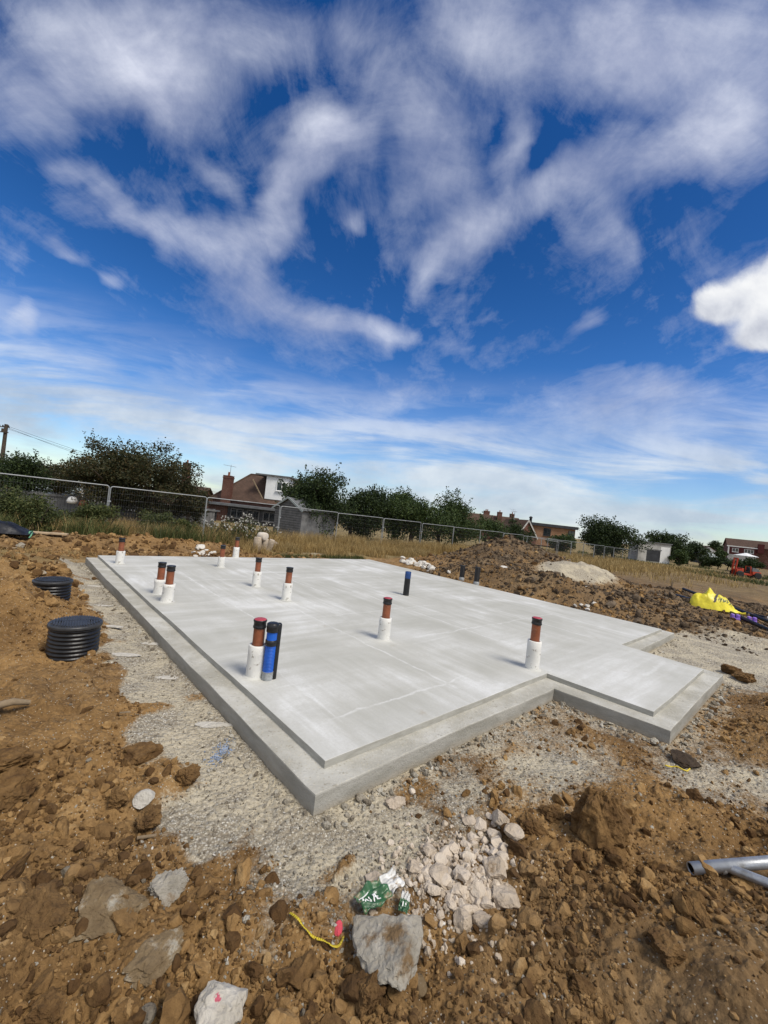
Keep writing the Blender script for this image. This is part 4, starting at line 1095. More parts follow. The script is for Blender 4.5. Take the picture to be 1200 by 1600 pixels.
lump('clay_clod', 938, 1282, 90, 82, M_['clay'], 'biggest clay lump, a brown pyramid standing up on the right', 'clod', CL, seed=31, depth=.9, rz=.4, flat=.92, cuts=6, rough=.15, sink=.16, taper=.72)
lump('clay_clod', 15, 1232, 70, 60, M_['clay'], 'thick brown clod cut by the left edge of the view', 'clod', CL, seed=32, flat=.7, sink=.2)
lump('clay_clod', 10, 1190, 60, 34, M_['clay'], 'flat clod behind the thick one at the left edge', 'clod', CL, seed=33, flat=.5)
lump('clay_clod', 230, 1285, 42, 42, M_['clay'], 'orange brown clod directly below the round white stone', 'clod', CL, seed=34, flat=.9, sink=.2)
lump('clay_clod', 183, 1252, 36, 52, M_['clay'], 'upright clod left of the round white stone', 'clod', CL, seed=35, depth=.8, flat=1.1, sink=.2)
lump('clay_clod', 292, 1212, 34, 38, M_['clay'], 'square clod on the edge of the gravel strip', 'clod', CL, seed=36, flat=.9, sink=.2)
lump('clay_clod', 220, 1182, 58, 28, M_['clay'], 'wide low clod behind the round white stone', 'clod', CL, seed=37, flat=.45)
lump('clay_clod', 68, 1412, 76, 74, M_['clay'], 'long clod left of the large flat slab', 'clod', CL, seed=38, depth=1.2, flat=.5, rz=.6)
lump('clay_clod', 78, 1575, 54, 50, M_['clay'], 'ochre clod in the bottom left corner', 'clod', CL, seed=39, flat=.7)
lump('clay_clod', 197, 1578, 42, 56, M_['clay'], 'ochre clod left of the round grey pebble at the bottom', 'clod', CL, seed=40, flat=.8)
lump('clay_clod', 570, 1556, 58, 72, M_['clay'], 'tall orange clod in front of the big concrete lump', 'clod', CL, seed=41, flat=1.0, sink=.25)
lump('clay_clod', 1095, 1424, 40, 44, M_['clay'], 'smooth slab of clay below the steel tube end', 'clod', CL, seed=42, depth=1.4, flat=.5, tilt=.4)
lump('clay_clod', 1040, 1478, 48, 50, M_['clay'], 'clod beside the dark hollow in the lower right', 'clod', CL, seed=43, flat=.7)
lump('clay_clod', 905, 1532, 38, 42, M_['clay'], 'rounded clod in the lower right near the bottom', 'clod', CL, seed=44, flat=.8)
lump('clay_clod', 862, 1266, 40, 28, M_['clay'], 'low clod left of the brown pyramid', 'clod', CL, seed=45, flat=.6)
lump('clay_clod', 835, 1290, 44, 30, M_['clay'], 'broken clod between the rubble and the brown pyramid', 'clod', CL, seed=46, flat=.6)
lump('clay_clod', 960, 1335, 42, 26, M_['clay'], 'clod just in front of the brown pyramid', 'clod', CL, seed=47, flat=.6)
lump('clay_clod', 1165, 1058, 40, 22, M_['clay'], 'dark brown clods by the hardcore on the far right', 'clod', None, seed=48, flat=.6)
lump('clay_clod', 1142, 1049, 26, 18, M_['clay'], 'upright brown clod just beyond the porch corner', 'clod', None, seed=49, flat=.8)
lump('clay_clod', 1068, 1188, 46, 16, M_['darkclay'], 'black flat clod on the clay in front of the porch corner', 'clod', None, seed=50, flat=.35)
lump('limestone_block', 620, 1252, 34, 18, M_['limestone'], 'lone tan stone in front of the front footing', 'stone', None, seed=51, flat=.55)
# smears of set concrete across the gravel strip
for i, (x_, y_, w_) in enumerate([(335, 1132, 62), (262, 1058, 44), (195, 1022, 46), (240, 1005, 38), (170, 978, 40), (160, 945, 36), (150, 915, 30)]):
    lump('concrete_smear', x_, y_, w_, 5, M_['whitestone'], ['nearest pale smear of set concrete across the gravel strip', 'second pale smear of concrete on the gravel strip, level with the near chamber', 'pale smear of concrete beside the near chamber', 'short pale smear close to the footing, level with the near chamber lid', 'pale smear behind the near chamber', 'pale smear level with the gap between the chambers', 'farthest pale smear on the gravel strip, beside the far chamber'][i], 'concrete smear', 'concrete smears on the gravel strip', seed=90+i, depth=.30, flat=.05, sub=4, cuts=5, rough=.20, sink=.30, rz=R(8))
# the rubble patch
big = [(792, 1400, 52, 46, 'largest pale stone at the right end of the rubble'), (802, 1308, 30, 24, 'pale stone at the top right of the rubble, apart from the others'), (780, 1276, 26, 34, 'tall pale wedge at the very top of the rubble'),
       (585, 1372, 36, 28, 'rounded pale stone behind the green wrapper'), (645, 1352, 28, 24, 'cream angular stone at the left end of the rubble'), (688, 1368, 36, 26, 'flat smooth cream piece in the middle of the rubble'),
       (700, 1345, 26, 22, 'rounded stone behind the flat smooth cream piece'), (722, 1437, 30, 30, 'pale stone at the lower end of the rubble'), (773, 1354, 34, 36, 'pitted stone beside the largest one'),
       (672, 1328, 22, 20, 'grey stone at the rear left of the rubble'), (733, 1283, 22, 16, 'tan stone at the rear of the rubble'), (752, 1434, 26, 30, 'pale stone right of the one at the lower end')]
for i, (x_, y_, w_, h_, lb) in enumerate(big):
    lump('rubble_stone', x_, y_, w_, h_, M_['limestone'], lb, 'stone', ST, seed=60+i, flat=h_/w_*.62, depth=rng.uniform(.8, 1.2), rz=rng.uniform(0, 3), sub=4, cuts=8, rough=.09, sink=.18, fr=2.6)
rr_ = random.Random(12); cnt = 0
tri_ = [(640, 1355), (720, 1318), (765, 1268), (790, 1330), (775, 1395), (730, 1450), (690, 1400)]
placed = [(b_[0], b_[1]) for b_ in big]
while cnt < 84:
    x_, y_ = rr_.uniform(632, 800), rr_.uniform(1262, 1462)
    ins = False
    for i in range(len(tri_)):
        (ax, ay), (bx, by) = tri_[i], tri_[(i+1) % len(tri_)]
        if (ay > y_) != (by > y_) and x_ < (bx-ax)*(y_-ay)/(by-ay)+ax: ins = not ins
    if not ins: continue
    w_ = 9+16*rr_.random()**1.8
    if min(math.hypot(x_-a_, y_-b_) for a_, b_ in placed) < 9: continue
    placed.append((x_, y_)); cnt += 1
    lump('rubble_stone', x_, y_, w_, w_*.8, M_['limestone'], 'small pale stone packed among others in the rubble patch', 'stone', ST, seed=80+cnt % 9, flat=.62, rz=rr_.uniform(0, 6.3), sub=3, cuts=8, rough=.10, sink=.22)
q_ = W(712, 1372, .13); n_ = 900
bx, by = q_.x+rng.normal(size=n_)*.17, q_.y+rng.normal(size=n_)*.16
tag(scatter('limestone_bits', T1, np.c_[bx, by, gz(bx, by)], .006+.016*rng.random(n_)**2.5, M_['limestone'], .3, .25), kind='stuff')
# small heaps of white stones by the far edges
def pile(name, pts, label, group, mat, z0, seed):
    rr_ = random.Random(seed)
    for i, (x_, y_, w_) in enumerate(pts):
        lump(name, x_, y_, w_, w_*.75, mat, label, 'stone', group, seed=80+i % 9, flat=.7, rz=rr_.uniform(0, 6), sub=3, cuts=8, rough=.10, sink=.12, z0=z0)
rr_ = random.Random(3)
pile('white_stone', [(303, 864, 8), (310, 866, 9), (309, 858, 8), (316, 863, 9), (323, 861, 8), (329, 865, 8), (334, 863, 7), (320, 867, 8), (313, 855, 13), (327, 868, 7), (306, 869, 8)], 'white stone in the small heap behind the rear left slab edge', 'white stones in the small heap at the rear', M_['whitestone'], .15, 1)
pile('white_stone', [(rr_.uniform(626, 676), 0, rr_.uniform(7, 12)) for _ in range(26)], 'x', 'x', M_['whitestone'], .15, 2) if False else None
P_ = []
for i in range(30):
    x_ = rr_.uniform(627, 676); y_ = 873+(x_-627)*.25+rr_.uniform(-2, 6); P_.append((x_, y_, rr_.uniform(6, 11)))
pile('white_stone', P_, 'white stone in the low heap between the slab and the soil heap', 'white stones in the low heap beside the soil heap', M_['whitestone'], .15, 4)
pile('white_stone', [(908, 944, 6), (919, 937, 8), (919, 943, 7), (928, 941, 8), (914, 928, 4), (899, 945, 6)], 'white stone in the group below the stone ramp', 'white stones below the ramp', M_['whitestone'], .2, 5)
lump('white_stone', 787, 891, 12, 5, M_['whitestone'], 'flat white stone low on the front of the soil heap', 'stone', None, seed=84, flat=.35, sub=3)
lump('white_stone', 795, 866, 7, 9, M_['whitestone'], 'white stone high on the soil heap', 'stone', None, seed=85, flat=.9, sub=3)
lump('white_stone', 702, 890, 6, 7, M_['whitestone'], 'white stone behind the short black ducts', 'stone', None, seed=86, flat=.9, sub=3)
lump('round_stone', 33, 852, 18, 10, M_['chips'], 'pinkish grey boulder at the end of the brown rod', 'stone', None, seed=87, flat=.6, sub=3, cuts=3)
lump('flat_stone', 60, 893, 30, 8, M_['tanstone'], 'flat grey brown slab on the mound behind the far chamber', 'stone', None, seed=88, flat=.22, sub=3)
lump('concrete_lump', 838, 911, 17, 9, M_['brokenconc'], 'grey concrete lump in the rough brown heap', 'rubble', None, seed=89, flat=.5, sub=3)
# beige blocks behind the slab
BB = [((401, 861), 12, 22, 'upright beige block at the left of the group behind the slab', 0), ((410, 861), 10, 20, 'middle upright beige block of the group behind the slab', .2), ((419, 860), 9, 18, 'leaning beige block right of the middle one', .35), ((426, 858), 9, 12, 'small beige block leaning at the right of the group', .5)]
for (q, w_, h_, lb, tl) in BB:
    p = onto(q[0], q[1], .15); k = p.y/FPX; r_ = w_*k/2; h = h_*k
    m = MB(); m.lathe([(r_*.9, -.05), (r_, .03), (r_*1.02, h*.5), (r_*.96, h*.94), (r_*.85, h), (.001, h*1.01)], n=18, wob=.05, seed=int(w_*h_))
    o = m.build('beige_block', M_['beige'], None, loc=p); o.rotation_euler = (0, tl*.8, 0); tag(o, lb, 'block', 'beige blocks behind the slab')
p = onto(408, 861, .15); k = p.y/FPX
m = MB(); m.lathe([(.14, -.16), (.155, -.15), (.16, 0), (.155, .15), (.12, .165), (.001, .165)], n=20)
o = m.build('beige_block', simple('cream_block', (.56, .50, .42), .9, .15, 5, .4, 40), None, loc=(p.x, p.y, p.z+23*k)); o.rotation_euler = (R(90), R(12), R(60)); tag(o, 'cream drum shaped block lying on top of the upright beige blocks', 'block', 'beige blocks behind the slab')

# ------------------------------------------------------------------ leaves, trees, grass
def leaf_cloud(pos, size, tilt=1.0, asp=.55):
    """one folded four-sided leaf at every position"""
    n = len(pos); Rm = rotmats(n); s_ = size[:, None, None]
    L = np.array([[-.5, 0, 0], [0, -asp*.5, .08], [.5, 0, 0], [0, asp*.5, .08]])
    v = np.einsum('nij,vj->nvi', Rm, L)*s_+pos[:, None, :]
    f = np.arange(n*4).reshape(n, 4)
    return v.reshape(-1, 3), f
def tree(name, label, c, h, w, d, mat, n, leaf, lobes=34, lob=1.0, base=.25, group=None, seed=0, cat='tree', trunk=None, spread=1.0, ragged=.28, twigs=0):
    """trunk and limbs, and a crown of leaf clumps that reach out to an uneven outline"""
    r_ = np.random.default_rng(seed+500); q = random.Random(seed)
    e = empty(name, c, 0, label, cat, group)
    cz = h*(base+1)/2; rz = h*(1-base)/2
    L = []
    for i in range(lobes):
        a = q.uniform(0, 6.283); s_ = q.uniform(-1, 1); rad = q.uniform(.35, 1.0)
        cs = math.sqrt(1-s_*s_); 
        g = 1+ragged*mnoise.noise(Vector((math.cos(a)*cs*2+seed, math.sin(a)*cs*2, s_*2)))*2
        z = cz+rz*s_*rad*.86*g
        L.append((w/2*.80*cs*math.cos(a)*rad*g, d/2*.80*cs*math.sin(a)*rad*g, max(h*base*.7, z), q.uniform(.13, .26)*lob*min(w, h*1.1)))
    m = MB(); tr = trunk or h*.035
    stems = max(1, int(w/h*1.5)) if base < .2 else 1
    for k in range(stems):
        ox = 0 if stems == 1 else (k-(stems-1)/2)*w*.22
        m.tube([(ox, 0, -.2), (ox+q.uniform(-.1, .1), q.uniform(-.1, .1), h*.2), (ox*1.2+q.uniform(-.15, .15), q.uniform(-.1, .1), h*.45), (ox*1.3+q.uniform(-.2, .2), 0, h*.72)], [tr*1.25, tr, tr*.7, tr*.25], 8)
    for (x, y, z, s_) in L[::2]:
        k = min(range(stems), key=lambda i: abs(((i-(stems-1)/2)*w*.22 if stems > 1 else 0)-x)); ox = 0 if stems == 1 else (k-(stems-1)/2)*w*.22
        b0 = Vector((ox, 0, h*q.uniform(.18, .4))); b1 = Vector((x, y, z)); mid = b0.lerp(b1, .5)+Vector((0, 0, h*.05))
        m.tube([b0, mid, b1, b1+(b1-mid)*.25], [tr*.5, tr*.32, tr*.16, tr*.05], 6, cap=False)
    m.build('trunk', M_['bark'], e)
    P = []; wts = np.array([l[3]**2 for l in L]); cnts = (n*wts/wts.sum()).astype(int)
    for (x, y, z, s_), k in zip(L, cnts):
        g = r_.normal(size=(k, 3)); g /= np.linalg.norm(g, axis=1)[:, None]
        rad = s_*(r_.random(k)**.5)*(1+.12*r_.normal(size=k))
        P.append(np.c_[x+g[:, 0]*rad*1.15, y+g[:, 1]*rad*1.15, z+g[:, 2]*rad*.85])
    if twigs:                                   # loose shoots that break the outline
        for _ in range(twigs):
            x, y, z, s_ = L[q.randrange(len(L))]
            dr = Vector((x/w+q.uniform(-.4, .4), y/d+q.uniform(-.4, .4), q.uniform(.3, 1))).normalized()
            k = 18; t_ = r_.random(k)
            P.append(np.c_[x+dr.x*(s_*.8+t_*h*.13), y+dr.y*(s_*.8+t_*h*.13), z+dr.z*(s_*.8+t_*h*.13)]+r_.normal(size=(k, 3))*.05*leaf/.1)
    P = np.concatenate(P); P[:, 2] = np.maximum(P[:, 2], .08)
    sz = leaf*(.6+.8*r_.random(len(P)))
    v, f = leaf_cloud(P, sz)
    link('crown', mesh_np('crown', v, f, False), mat, e)
    return e
def place(px, Y, gx_=None):
    d = ray(px, 800+(px-600)*.114); return (d.x/d.y*Y, Y)
TR = []
def pt(name, label, px0, px1, ytop, Y, mat, n, leaf, **k):
    """a tree filling the picture columns px0..px1 at distance Y, reaching up to row ytop"""
    pm = (px0+px1)/2; x, y = place(pm, Y); g = G(x, y)
    top = at(pm, ytop, Y).z; w = (px1-px0)*Y/FPX*1.02
    return tree(name, label, (x, y, g), top-g, w, k.pop('d', w*.75), mat, n, leaf, seed=int(pm), **k)
pt('fruit_tree', 'wide fruit tree with brownish leaves behind the fence on the left', 92, 328, 688, 23.0, M_['leaf_apple'], 40000, .125, base=.10, ragged=.50, twigs=70, lobes=120, lob=.62, group='trees behind the fence')
pt('fruit_tree', 'dark green tree at the left edge beside the telegraph pole', -30, 86, 712, 21.5, M_['leaf_dark'], 11000, .13, base=.2, twigs=20, lobes=30, group='trees behind the fence')
pt('fruit_tree', 'low dark tree between the left edge tree and the wide fruit tree', 50, 140, 722, 26.0, M_['leaf_apple'], 6000, .14, base=.3, twigs=12, lobes=22, group='trees behind the fence')
pt('small_bush', 'low leafy bush between the wide fruit tree and the brick bungalow', 262, 338, 752, 24.0, M_['leaf_apple'], 9000, .12, base=.03, lobes=34, lob=.8, twigs=14, group='bushes behind the fence')
pt('large_bush', 'tallest dark bush right of the brick bungalow, loose shoots on top', 424, 556, 733, 27.5, M_['leaf_dark'], 24000, .15, base=.05, twigs=60, lobes=80, lob=.7, group='bushes behind the fence')
pt('large_bush', 'lower dark bush right of the tallest one', 510, 620, 766, 31.0, M_['leaf_dark'], 18000, .16, base=.05, twigs=20, lobes=32, group='bushes behind the fence')
pt('large_bush', 'rounded bush with a spiky top in the middle of the hedge', 570, 695, 762, 33.0, M_['leaf_mid'], 22000, .17, base=.05, twigs=34, lobes=36, group='bushes behind the fence')
pt('large_bush', 'bush with drooping shoots at the right end of the hedge', 650, 752, 779, 36.5, M_['leaf_mid'], 16000, .17, base=.05, twigs=30, lobes=28, group='bushes behind the fence')
pt('small_bush', 'small bush in front of the brown terrace roofs', 735, 805, 809, 46.0, M_['leaf_mid'], 5000, .2, base=.05, twigs=8, lobes=18, group='bushes behind the fence')
pt('small_bush', 'small dark bush left of the flat roofed building', 780, 845, 815, 52.0, M_['leaf_dark'], 5000, .22, base=.05, twigs=8, lobes=18, group='bushes behind the fence')
pt('small_bush', 'low green bush in front of the flat roofed building', 848, 905, 829, 55.0, M_['leaf_mid'], 5000, .22, base=.05, lobes=18, group='bushes behind the fence')
pt('large_bush', 'big dark tree to the left of the small white hut', 895, 1002, 806, 62.0, M_['leaf_dark'], 17000, .28, base=.04, twigs=30, lobes=40, group='trees around the white hut')
pt('large_bush', 'dark tree rising behind the small white hut', 1000, 1070, 829, 84.0, M_['leaf_dark'], 9000, .36, base=.05, twigs=24, lobes=26, group='trees around the white hut')
pt('large_bush', 'rounded tree sloping down right of the small white hut', 1040, 1100, 843, 74.0, M_['leaf_dark'], 8000, .32, base=.03, twigs=6, lobes=26, group='trees around the white hut')
pt('small_bush', 'pale green bush in front of the hut trees', 1052, 1078, 857, 62.0, M_['leaf_mid'], 2500, .25, base=.03, lobes=12, group='trees around the white hut')
pt('large_bush', 'broad tree on the skyline left of the red brick house', 1105, 1142, 848, 140.0, M_['leaf_dark'], 5000, .6, base=.05, lobes=22, group='trees on the skyline')
pt('small_bush', 'brownish low tree on the skyline left of the broad one', 1085, 1115, 852, 130.0, M_['leaf_apple'], 3000, .6, base=.05, lobes=16, group='trees on the skyline')
pt('small_bush', 'green tree standing at the left wall of the red brick house', 1118, 1138, 856, 96.0, M_['leaf_mid'], 2500, .4, base=.05, lobes=14, group='trees on the skyline')
pt('hedge', 'dark hedge under the white parasol', 1142, 1196, 869, 62.0, M_['leaf_dark'], 5000, .22, base=.02, lobes=26, d=2.0, cat='hedge')
pt('hedge', 'low dark hedge left of the orange machine', 1085, 1150, 868, 66.0, M_['leaf_dark'], 4500, .24, base=.02, lobes=24, d=2.0, cat='hedge')
pt('bramble_bush', 'dense bramble in front of the fence at the far left', -60, 115, 768, 12.7, M_['leaf_weed'], 24000, .07, base=.0, lobes=70, d=1.5, cat='bush', group='brambles along the fence', ragged=.4)
pt('bramble_bush', 'green bramble at the foot of the fence under the wide fruit tree', 90, 210, 786, 14.3, M_['leaf_weed'], 12000, .07, base=.0, lobes=44, d=1.0, cat='bush', group='brambles along the fence', ragged=.4)
pt('bramble_bush', 'lower bramble in the second fence bay', 195, 335, 800, 16.7, M_['leaf_weed'], 10000, .07, base=.0, lobes=44, d=1.0, cat='bush', group='brambles along the fence', ragged=.4)

# grass blades
def blades(name, x, y, h, w, mat, lean=.35, label=None):
    n = len(x); z = gz(x, y)
    a = rng.uniform(0, 2*np.pi, n); fa = rng.uniform(0, 2*np.pi, n); ln = lean*h*rng.uniform(.2, 1.3, n)
    wx, wy = np.cos(fa)*w/2, np.sin(fa)*w/2
    V = np.empty((n, 5, 3))
    for k, (t_, ww) in enumerate([(0, 1), (.55, .75)]):
        ox, oy = np.cos(a)*ln*t_**2, np.sin(a)*ln*t_**2
        V[:, 2*k, 0] = x+ox-wx*ww; V[:, 2*k, 1] = y+oy-wy*ww; V[:, 2*k, 2] = z+h*t_-.02
        V[:, 2*k+1, 0] = x+ox+wx*ww; V[:, 2*k+1, 1] = y+oy+wy*ww; V[:, 2*k+1, 2] = z+h*t_-.02
    V[:, 4, 0] = x+np.cos(a)*ln; V[:, 4, 1] = y+np.sin(a)*ln; V[:, 4, 2] = z+h*(1-.12*lean)
    b_ = np.arange(n)[:, None]*5
    o = link(name, mesh_np(name, V.reshape(-1, 3), [b_+np.array([[0, 1, 3, 2]]), b_+np.array([[2, 3, 4]])]), mat)
    return tag(o, label, kind='stuff')
def uvband(n, u0, u1, v0, v1, dens=None, sc_=.8, seed=5, thr=(-.2, .3)):
    u = rng.uniform(u0, u1, n); v = rng.uniform(v0, v1, n); x, y = OX+u*AX[0]+v*BX[0], OY+u*AX[1]+v*BX[1]
    k = rng.random(n) < sstep(thr[0], thr[1], fbm(x*sc_, y*sc_, seed, 3))
    if dens is not None: k &= rng.random(n) < dens(u, v)
    return x[k], y[k]
x, y = uvband(90000, 13.6, 17.5, -6, 27, lambda u, v: sstep(13.6, 14.6, u))
blades('tall_dry_grass', x, y, rng.uniform(.35, .85, len(x)), rng.uniform(.008, .016, len(x)), M_['straw'], .45, 'tall dry straw coloured grass along the fence')
x, y = uvband(60000, 11.0, 15.0, 4.2, 16, lambda u, v: sstep(11.0, 12.4, u)*sstep(4.2, 5.6, v), thr=(-.3, .2))
blades('short_dry_grass', x, y, rng.uniform(.15, .48, len(x)), rng.uniform(.008, .015, len(x)), M_['straw'], .5, 'dry straw coloured grass between slab and fence')
x, y = uvband(26000, 12.6, 15.4, -7, 5, lambda u, v: sstep(12.8, 14.2, u))
blades('green_weeds', x, y, rng.uniform(.25, .75, len(x)), rng.uniform(.012, .022, len(x)), M_['leaf_weed'], .6, 'green weeds behind the clay berm')
x, y = uvband(9000, 10.9, 11.9, 5.5, 9.5)
blades('short_green_grass', x, y, rng.uniform(.05, .16, len(x)), rng.uniform(.010, .016, len(x)), M_['leaf_weed'], .6, 'strip of short green grass behind the slab')
u = rng.uniform(0, 1, 52000); r = 19+46*u**.8; a = np.radians(rng.uniform(16, 40.5, 52000)+3*np.sin(r*.35)); x, y = r*np.sin(a), r*np.cos(a)
g_, dk_, st_, d_, u_, v_ = masks(x, y)
k = (rng.random(len(x)) < st_)&(rng.random(len(x)) < .25+.75*sstep(-.2, .3, fbm(x*.2, y*.2, 66, 3)))&(d_ > 3)&(dk_ < .5)
x, y, r = x[k], y[k], r[k]
hh = rng.uniform(.2, .62, len(x))
blades('field_grass', x, y, hh, .012+.0007*r, M_['straw'], .5, 'rough dry grass in the field beyond the soil heap')
u = rng.uniform(0, 1, 14000); r = 50+32*u; a = np.radians(rng.uniform(26, 50, 14000)); x, y = r*np.sin(a), r*np.cos(a)
k = rng.random(len(x)) < sstep(-.1, .4, fbm(x*.15, y*.15, 68, 3)); x, y, r = x[k], y[k], r[k]
blades('field_weeds', x, y, rng.uniform(.15, .5, len(x)), .016+.0008*r, M_['leaf_weed'], .6, 'dull green weeds in the far field')
a = rng.uniform(-6, 0, 5000); x = rng.uniform(-9.2, -6.3, 5000); y = rng.uniform(6.6, 10.6, 5000); k = (rng.random(5000) < sstep(-.2, .4, fbm(x, y, 44, 3))) & (sdist(x, y, FOOT) > .9)
blades('mound_grass', x[k], y[k], rng.uniform(.05, .2, k.sum()), rng.uniform(.005, .010, k.sum()), M_['straw'], .7, 'short dry grass on the far left mound')
for i, (px, py, lb) in enumerate([(76, 916, 'small green weed growing against the far chamber')]):
    p = W(px, py+6, .3); p = Vector((p.x, p.y, G(p.x, p.y))); e = empty('weed', p, 0, lb, 'plant')
    r_ = np.random.default_rng(i); P = np.c_[r_.normal(size=260)*.09, r_.normal(size=260)*.09, np.abs(r_.normal(size=260))*.10]
    v, f = leaf_cloud(P, .03+.03*r_.random(260)); link('leaves', mesh_np('leaves', v, f), M_['leaf_mid'], e)
    m = MB()
    for k in range(6): m.tube([(0, 0, -.03), (r_.normal()*.05, r_.normal()*.05, .1), (r_.normal()*.09, r_.normal()*.09, .2)], .004, 5)
    m.build('stem', M_['bark'], e)

# thistles gone to seed
_g = rng.normal(size=(40, 3)); _g /= np.linalg.norm(_g, axis=1)[:, None]
_v, _f = leaf_cloud(_g*(.03*rng.random(40)**.4)[:, None], .016+.016*rng.random(40), asp=.6)
FLUFF = mesh_np('seed_head', _v, _f); FLUFF.materials.append(M_['fluff'])
def thistle(px, Y, h, label, seed):
    x, y = place(px, Y); e = empty('thistle', (x, y, G(x, y)), 0, label, 'plant', 'thistles gone to seed by the fence')
    q = random.Random(seed); r_ = np.random.default_rng(seed); st = MB(); P = []; hd = MB(); dn = []
    for k in range(7):
        a = q.uniform(0, 6.28); s_ = q.uniform(.05, .38); top = Vector((math.cos(a)*s_, math.sin(a)*s_, h*q.uniform(.62, 1.0)))
        b0 = Vector((math.cos(a)*.04, math.sin(a)*.04, 0)); st.tube([b0, b0.lerp(top, .5)+Vector((0, 0, .06)), top], [.012, .009, .005], 5)
        for t_ in np.linspace(.1, .9, 26): P.append(b0.lerp(top, t_)+Vector((q.gauss(0, .06), q.gauss(0, .06), q.gauss(0, .03))))
        for _ in range(3):
            c = top+Vector((q.gauss(0, .06), q.gauss(0, .06), q.gauss(0, .05)))
            st.tube([top.lerp(b0, .15), c], .004, 4)
            if q.random() < .6: dn.append(c)
    st.build('stem', M_['bark'], e)
    v, f = leaf_cloud(np.array([list(p) for p in P]), .08+.08*r_.random(len(P)), asp=.35); link('leaves', mesh_np('leaves', v, f), M_['leaf_weed'], e)
    for c in dn:
        o = bpy.data.objects.new('seed_head', FLUFF); C.objects.link(o); o.parent = e; o.location = c; o.rotation_euler = (q.uniform(0, 6), q.uniform(0, 6), 0)
for i, (px, Y, h) in enumerate([(340, 17.2, 1.05), (356, 17.6, 1.15), (372, 17.2, 1.25), (384, 17.8, 1.3), (393, 17.4, 1.35), (402, 18.0, 1.3), (415, 17.8, 1.1), (364, 16.6, .9), (385, 16.7, .95), (428, 18.6, .95), (335, 18.2, .9), (398, 16.6, .8)]):
    thistle(px, Y, h, 'fluffy thistle gone to seed in the clump before the third fence bay', i)

# ------------------------------------------------------------------ mesh site fence
FP, FSTEP = Vector((-10.15, 14.926, 0)), Vector((2.555, 2.392, 0))
FANG = math.atan2(FSTEP.y, FSTEP.x); FL = FSTEP.length
def fz(n): return -.03-.020*n-.0013*n*n*(n > 0)
def frame_mesh():
    m = MB(); L, H_, c = FL-.05, 2.0, .09; pts = []
    for (cx, cz, a0) in [(c, H_-c, 180), (L-c, H_-c, 90)]:
        for k in range(6):
            a = R(a0-18*k); pts.append(Vector((cx+c*math.cos(a), 0, cz+c*math.sin(a))))
    pts = [Vector((0, 0, -.25))]+pts+[Vector((L, 0, -.25))]
    m.tube(pts, .021, 8); m.tube([(0, 0, .12), (L, 0, .12)], .018, 6); m.tube([(0, 0, .12), (0, 0, .13)], .018, 6)
    return m.mesh('frame', fixn=False)
def infill_mesh():
    m = MB(); L = FL-.05
    for i in range(1, 44): m.tube([(L*i/44, 0, .12), (L*i/44, 0, 1.98)], .0015, 3, cap=False)
    for i in range(1, 8): m.tube([(0, .003, .12+.236*i), (L, .003, .12+.236*i)], .0015, 3, cap=False)
    return m.mesh('mesh_infill', fixn=False)
proto = empty('fence_panel', (0, 0, 0))
link('frame', frame_mesh(), M_['fence'], proto); link('mesh_infill', infill_mesh(), M_['wire'], proto)
cl = MB(); 
for z_ in (.45, 1.45): cl.box((0, 0, z_), (.10, .05, .05))
cl.build('coupler_clips', M_['galv'], proto)
names = {-2: 'mesh fence panel at the far left, its upright just inside the view', -1: 'mesh fence panel in front of the pale garden shed and brambles', 0: 'mesh fence panel below the wide fruit tree',
         1: 'mesh fence panel in front of the brick bungalow and thistles', 2: 'mesh fence panel in front of the grey timber shed', 3: 'mesh fence panel below the tallest dark bush',
         4: 'mesh fence panel below the lower dark bush of the hedge', 5: 'mesh fence panel below the spiky topped bush', 6: 'mesh fence panel at the right end of the hedge, left of the soil heap',
         7: 'mesh fence panel just behind the top of the soil heap', 8: 'mesh fence panel at the right shoulder of the soil heap'}
for n in range(-2, 19):
    o = proto if n == -2 else copy_tree(proto)
    o.location = (FP.x+FSTEP.x*n, FP.y+FSTEP.y*n, fz(n)+random.uniform(-.02, .02)); o.rotation_euler = (R(random.uniform(-1.5, 1.5)), 0, FANG+R(random.uniform(-1, 1)))
    tag(o, names.get(n, 'far mesh fence panel in the row leading to the small white hut'), 'fence panel', 'mesh fence panels round the site')
for (n, da, lb) in [(9.6, 32, 'mesh fence panel turned out of line behind the soil heap, nearer one'), (10.9, 20, 'mesh fence panel turned out of line behind the soil heap, farther one')]:
    o = copy_tree(proto); o.location = (FP.x+FSTEP.x*n-.4, FP.y+FSTEP.y*n+1.2, fz(n)); o.rotation_euler = (0, R(4), FANG-R(da)); tag(o, lb, 'fence panel', 'mesh fence panels round the site')
# a lower thin post in the far field
for (px, Y, h) in [(905, 40, 1.5), (938, 50, 1.3)]:
    pass

